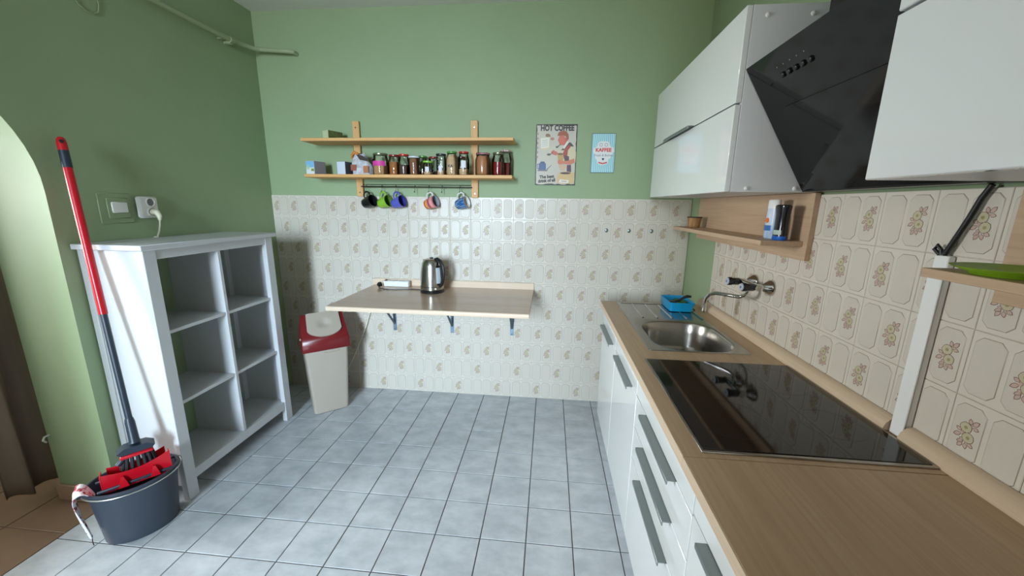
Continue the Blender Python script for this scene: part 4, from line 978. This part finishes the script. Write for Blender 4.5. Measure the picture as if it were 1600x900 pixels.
obj('basket_end', W(MB().prism([(-.048, .072), (.042, .056), (.03, -.02), (-.036, -.02)], .108, .112, lambda a, b, d: (d, a, b))), RED, wz)
for x in (-.045, .055): obj('rib', W(MB().prism([(x-.016, -.008), (x+.016, -.008), (x+.004, .04), (x-.004, .04)], -.062, -.046, lambda a, b, d: (a, d, b))), RED, wz)
mp_ = thing('mop', 'mop with a red and navy handle leaning on the wall', 'mop', (-1.76, 1.28, .3))
A_ = Vector((-1.957, 1.432, 1.655)); E_ = Vector((-1.744, 1.298, .405))
def on(t_): return tuple(A_ + (E_-A_)*t_)
obj('upper_pole', MB().tube([on(.088), on(.56)], .0145, 18), RED, mp_)
obj('lower_pole', MB().tube([on(.555), on(.93)], .0118, 18), DKBLUE, mp_)
g_ = obj('grip', MB().tube([on(.035), on(.0885)], .0155, 18), DKBLUE, mp_)
obj('end_cap', MB().tube([on(-.006), on(0), on(.012), on(.0352)], [.009, .0135, .0155, .0155], 18), RED, mp_)
obj('hanging_hole', MB().lathe([(.007, 0), (.007, .002), (0, .002)], tuple(Vector(on(.01))+Vector((.0125, -.0085, .004))), 14, (.8, -.55, .3)), BLACK, mp_)
obj('socket', MB().tube([on(.915), on(.93), on(.99), on(1.0)], [.0135, .0165, .0175, .021], 16), DKBLUE, mp_)
ex = Vector(E_)
m_ = MB(); Me = Matrix.Translation((E_.x, E_.y, E_.z-.022)) @ Matrix.Rotation(R(52), 4, 'Z')
def WE(mb_): mb_.v = [tuple(Me @ Vector(p)) for p in mb_.v]; return mb_
obj('head_plate', WE(MB().prism([(-.05, -.012), (.05, -.012), (.06, .0), (.035, .016), (-.035, .016), (-.06, 0)], -.028, .028, lambda a, b, d: (a, d, b))), DKBLUE, mp_)
obj('head_clip', WE(MB().box(-.052, .052, -.034, .034, -.028, -.013, .004)), RED, mp_)
obj('head_hinge', WE(MB().tube([(-.034, -.01, -.012), (-.05, -.012, -.04), (-.062, -.012, -.052)], .010, 10)), DKBLUE, mp_)
sp2 = MB()
for k in range(16):
    a = 2*pi*k/16; x, y = .045*cos(a), .024*sin(a)
    sp2.tube([(x, y, -.028), (x*1.15, y*1.1, -.07), (x*1.2, y*1.1+.003*sin(k), -.085)], .007, 6)
obj('mop_strands', WE(sp2), mat('grey_mop_strands', (44, 44, 48), .95), mp_)['kind'] = 'stuff'
# cloth over the bucket rim
cl = thing('rag', 'white rag with red flowers hung over the bucket rim', 'cloth', (-1.92, 1.16, .2))
dirv = Vector((-.577, -.817, 0)); tv = Vector((.817, -.577, 0)); Oc = Vector((bx, by, 0))
rows = []
path = [(.118, H_-.04), (.132, H_-.004), (.145, H_+.016), (.163, H_+.017), (.175, H_+.002), (.179, H_-.035), (.174, H_-.085), (.166, H_-.14), (.160, H_-.185), (.156, H_-.205)]
for k, (r_, z) in enumerate(path):
    wd = (.045, .05, .052, .050, .044, .034, .027, .024, .020, .010)[k]; row = []
    for i in range(9):
        u_ = -1+2*i/8
        q = Oc + dirv*(r_+.006*sin(i*2.1+k*.9)) + tv*(u_*wd + .003*max(0, k-4)) + Vector((0, 0, z+.004*sin(i*1.7)))
        row.append(tuple(q))
    rows.append(row)
def cloth_mesh(rows, th=.004):
    m_ = MB(); m_.loft(rows, caps=False, closed=False)
    return m_
ragm = mat('rag_print', (226, 220, 222), .9)
nt = ragm.node_tree; tcx = nt.nodes.new('ShaderNodeTexCoord'); vo = nt.nodes.new('ShaderNodeTexNoise'); vo.inputs['Scale'].default_value = 38; vo.inputs['Detail'].default_value = 3
nt.links.new(tcx.outputs['Object'], vo.inputs[0]); cr = nt.nodes.new('ShaderNodeValToRGB'); el = cr.color_ramp.elements
el[0].color = lin((226, 222, 226)); el[0].position = .52; el[1].color = lin((178, 62, 70)); el[1].position = .60
e3 = el.new(.70); e3.color = lin((92, 40, 48))
nt.links.new(vo.outputs[0], cr.inputs[0]); nt.links.new(cr.outputs[0], nt.nodes['Principled BSDF'].inputs['Base Color'])
ro = obj('cloth', cloth_mesh(rows), ragm, cl)
sol = ro.modifiers.new('thickness', 'SOLIDIFY'); sol.thickness = .004; sub = ro.modifiers.new('smooth', 'SUBSURF'); sub.levels = sub.render_levels = 2
q0 = Vector(rows[-1][4])
obj('string', MB().tube([tuple(q0+Vector((0, 0, .01))), tuple(q0+Vector((.004, -.006, -.015))), tuple(q0+Vector((.012, -.010, -.03)))], .0016, 6), mat('dark_string', (60, 44, 44), .9), cl)

# ---- curtain beyond the arch
ct = thing('curtain', 'taupe floor-length curtain gathered beside the archway', 'curtain', (-2.42, 1.36, 0))
rows = []
for k in range(25):
    z = .055 + (2.2-.055)*k/24; row = []
    for i in range(49):
        u_ = i/48; y = 1.445 - .165*u_ - (.02*sin(z*1.3) if u_ > .5 else 0)
        x = -2.43 + .028*sin(u_*2*pi*1.9+.25*sin(z*2.0)) + .006*sin(u_*23+z)
        row.append((x, y, z+.012*sin(u_*9)*(k == 0)))
    rows.append(row)
co = obj('cloth', MB().loft(rows, caps=False, closed=False), CURT, ct)
sol = co.modifiers.new('thickness', 'SOLIDIFY'); sol.thickness = .003
obj('hem', MB().loft([[(x+.0015, y, z) for x, y, z in rows[0]], [(x+.0025, y, z+.03) for x, y, z in rows[0]]], caps=False, closed=False), CURT, ct)
obj('rod', MB().tube([(-2.43, .2, 2.22), (-2.43, 1.6, 2.22)], .012, 12), mat('dark_steel', (70, 68, 64), .35, metal=.8), ct)
tag(obj('wall_hook', MB().tube([(XL-.284, ya1-.0005, .345), (XL-.286, ya1-.018, .345), (XL-.288, ya1-.024, .330), (XL-.288, ya1-.014, .315)], .004, 8), WPL), 'small white tie-back hook by the curtain', 'hook')
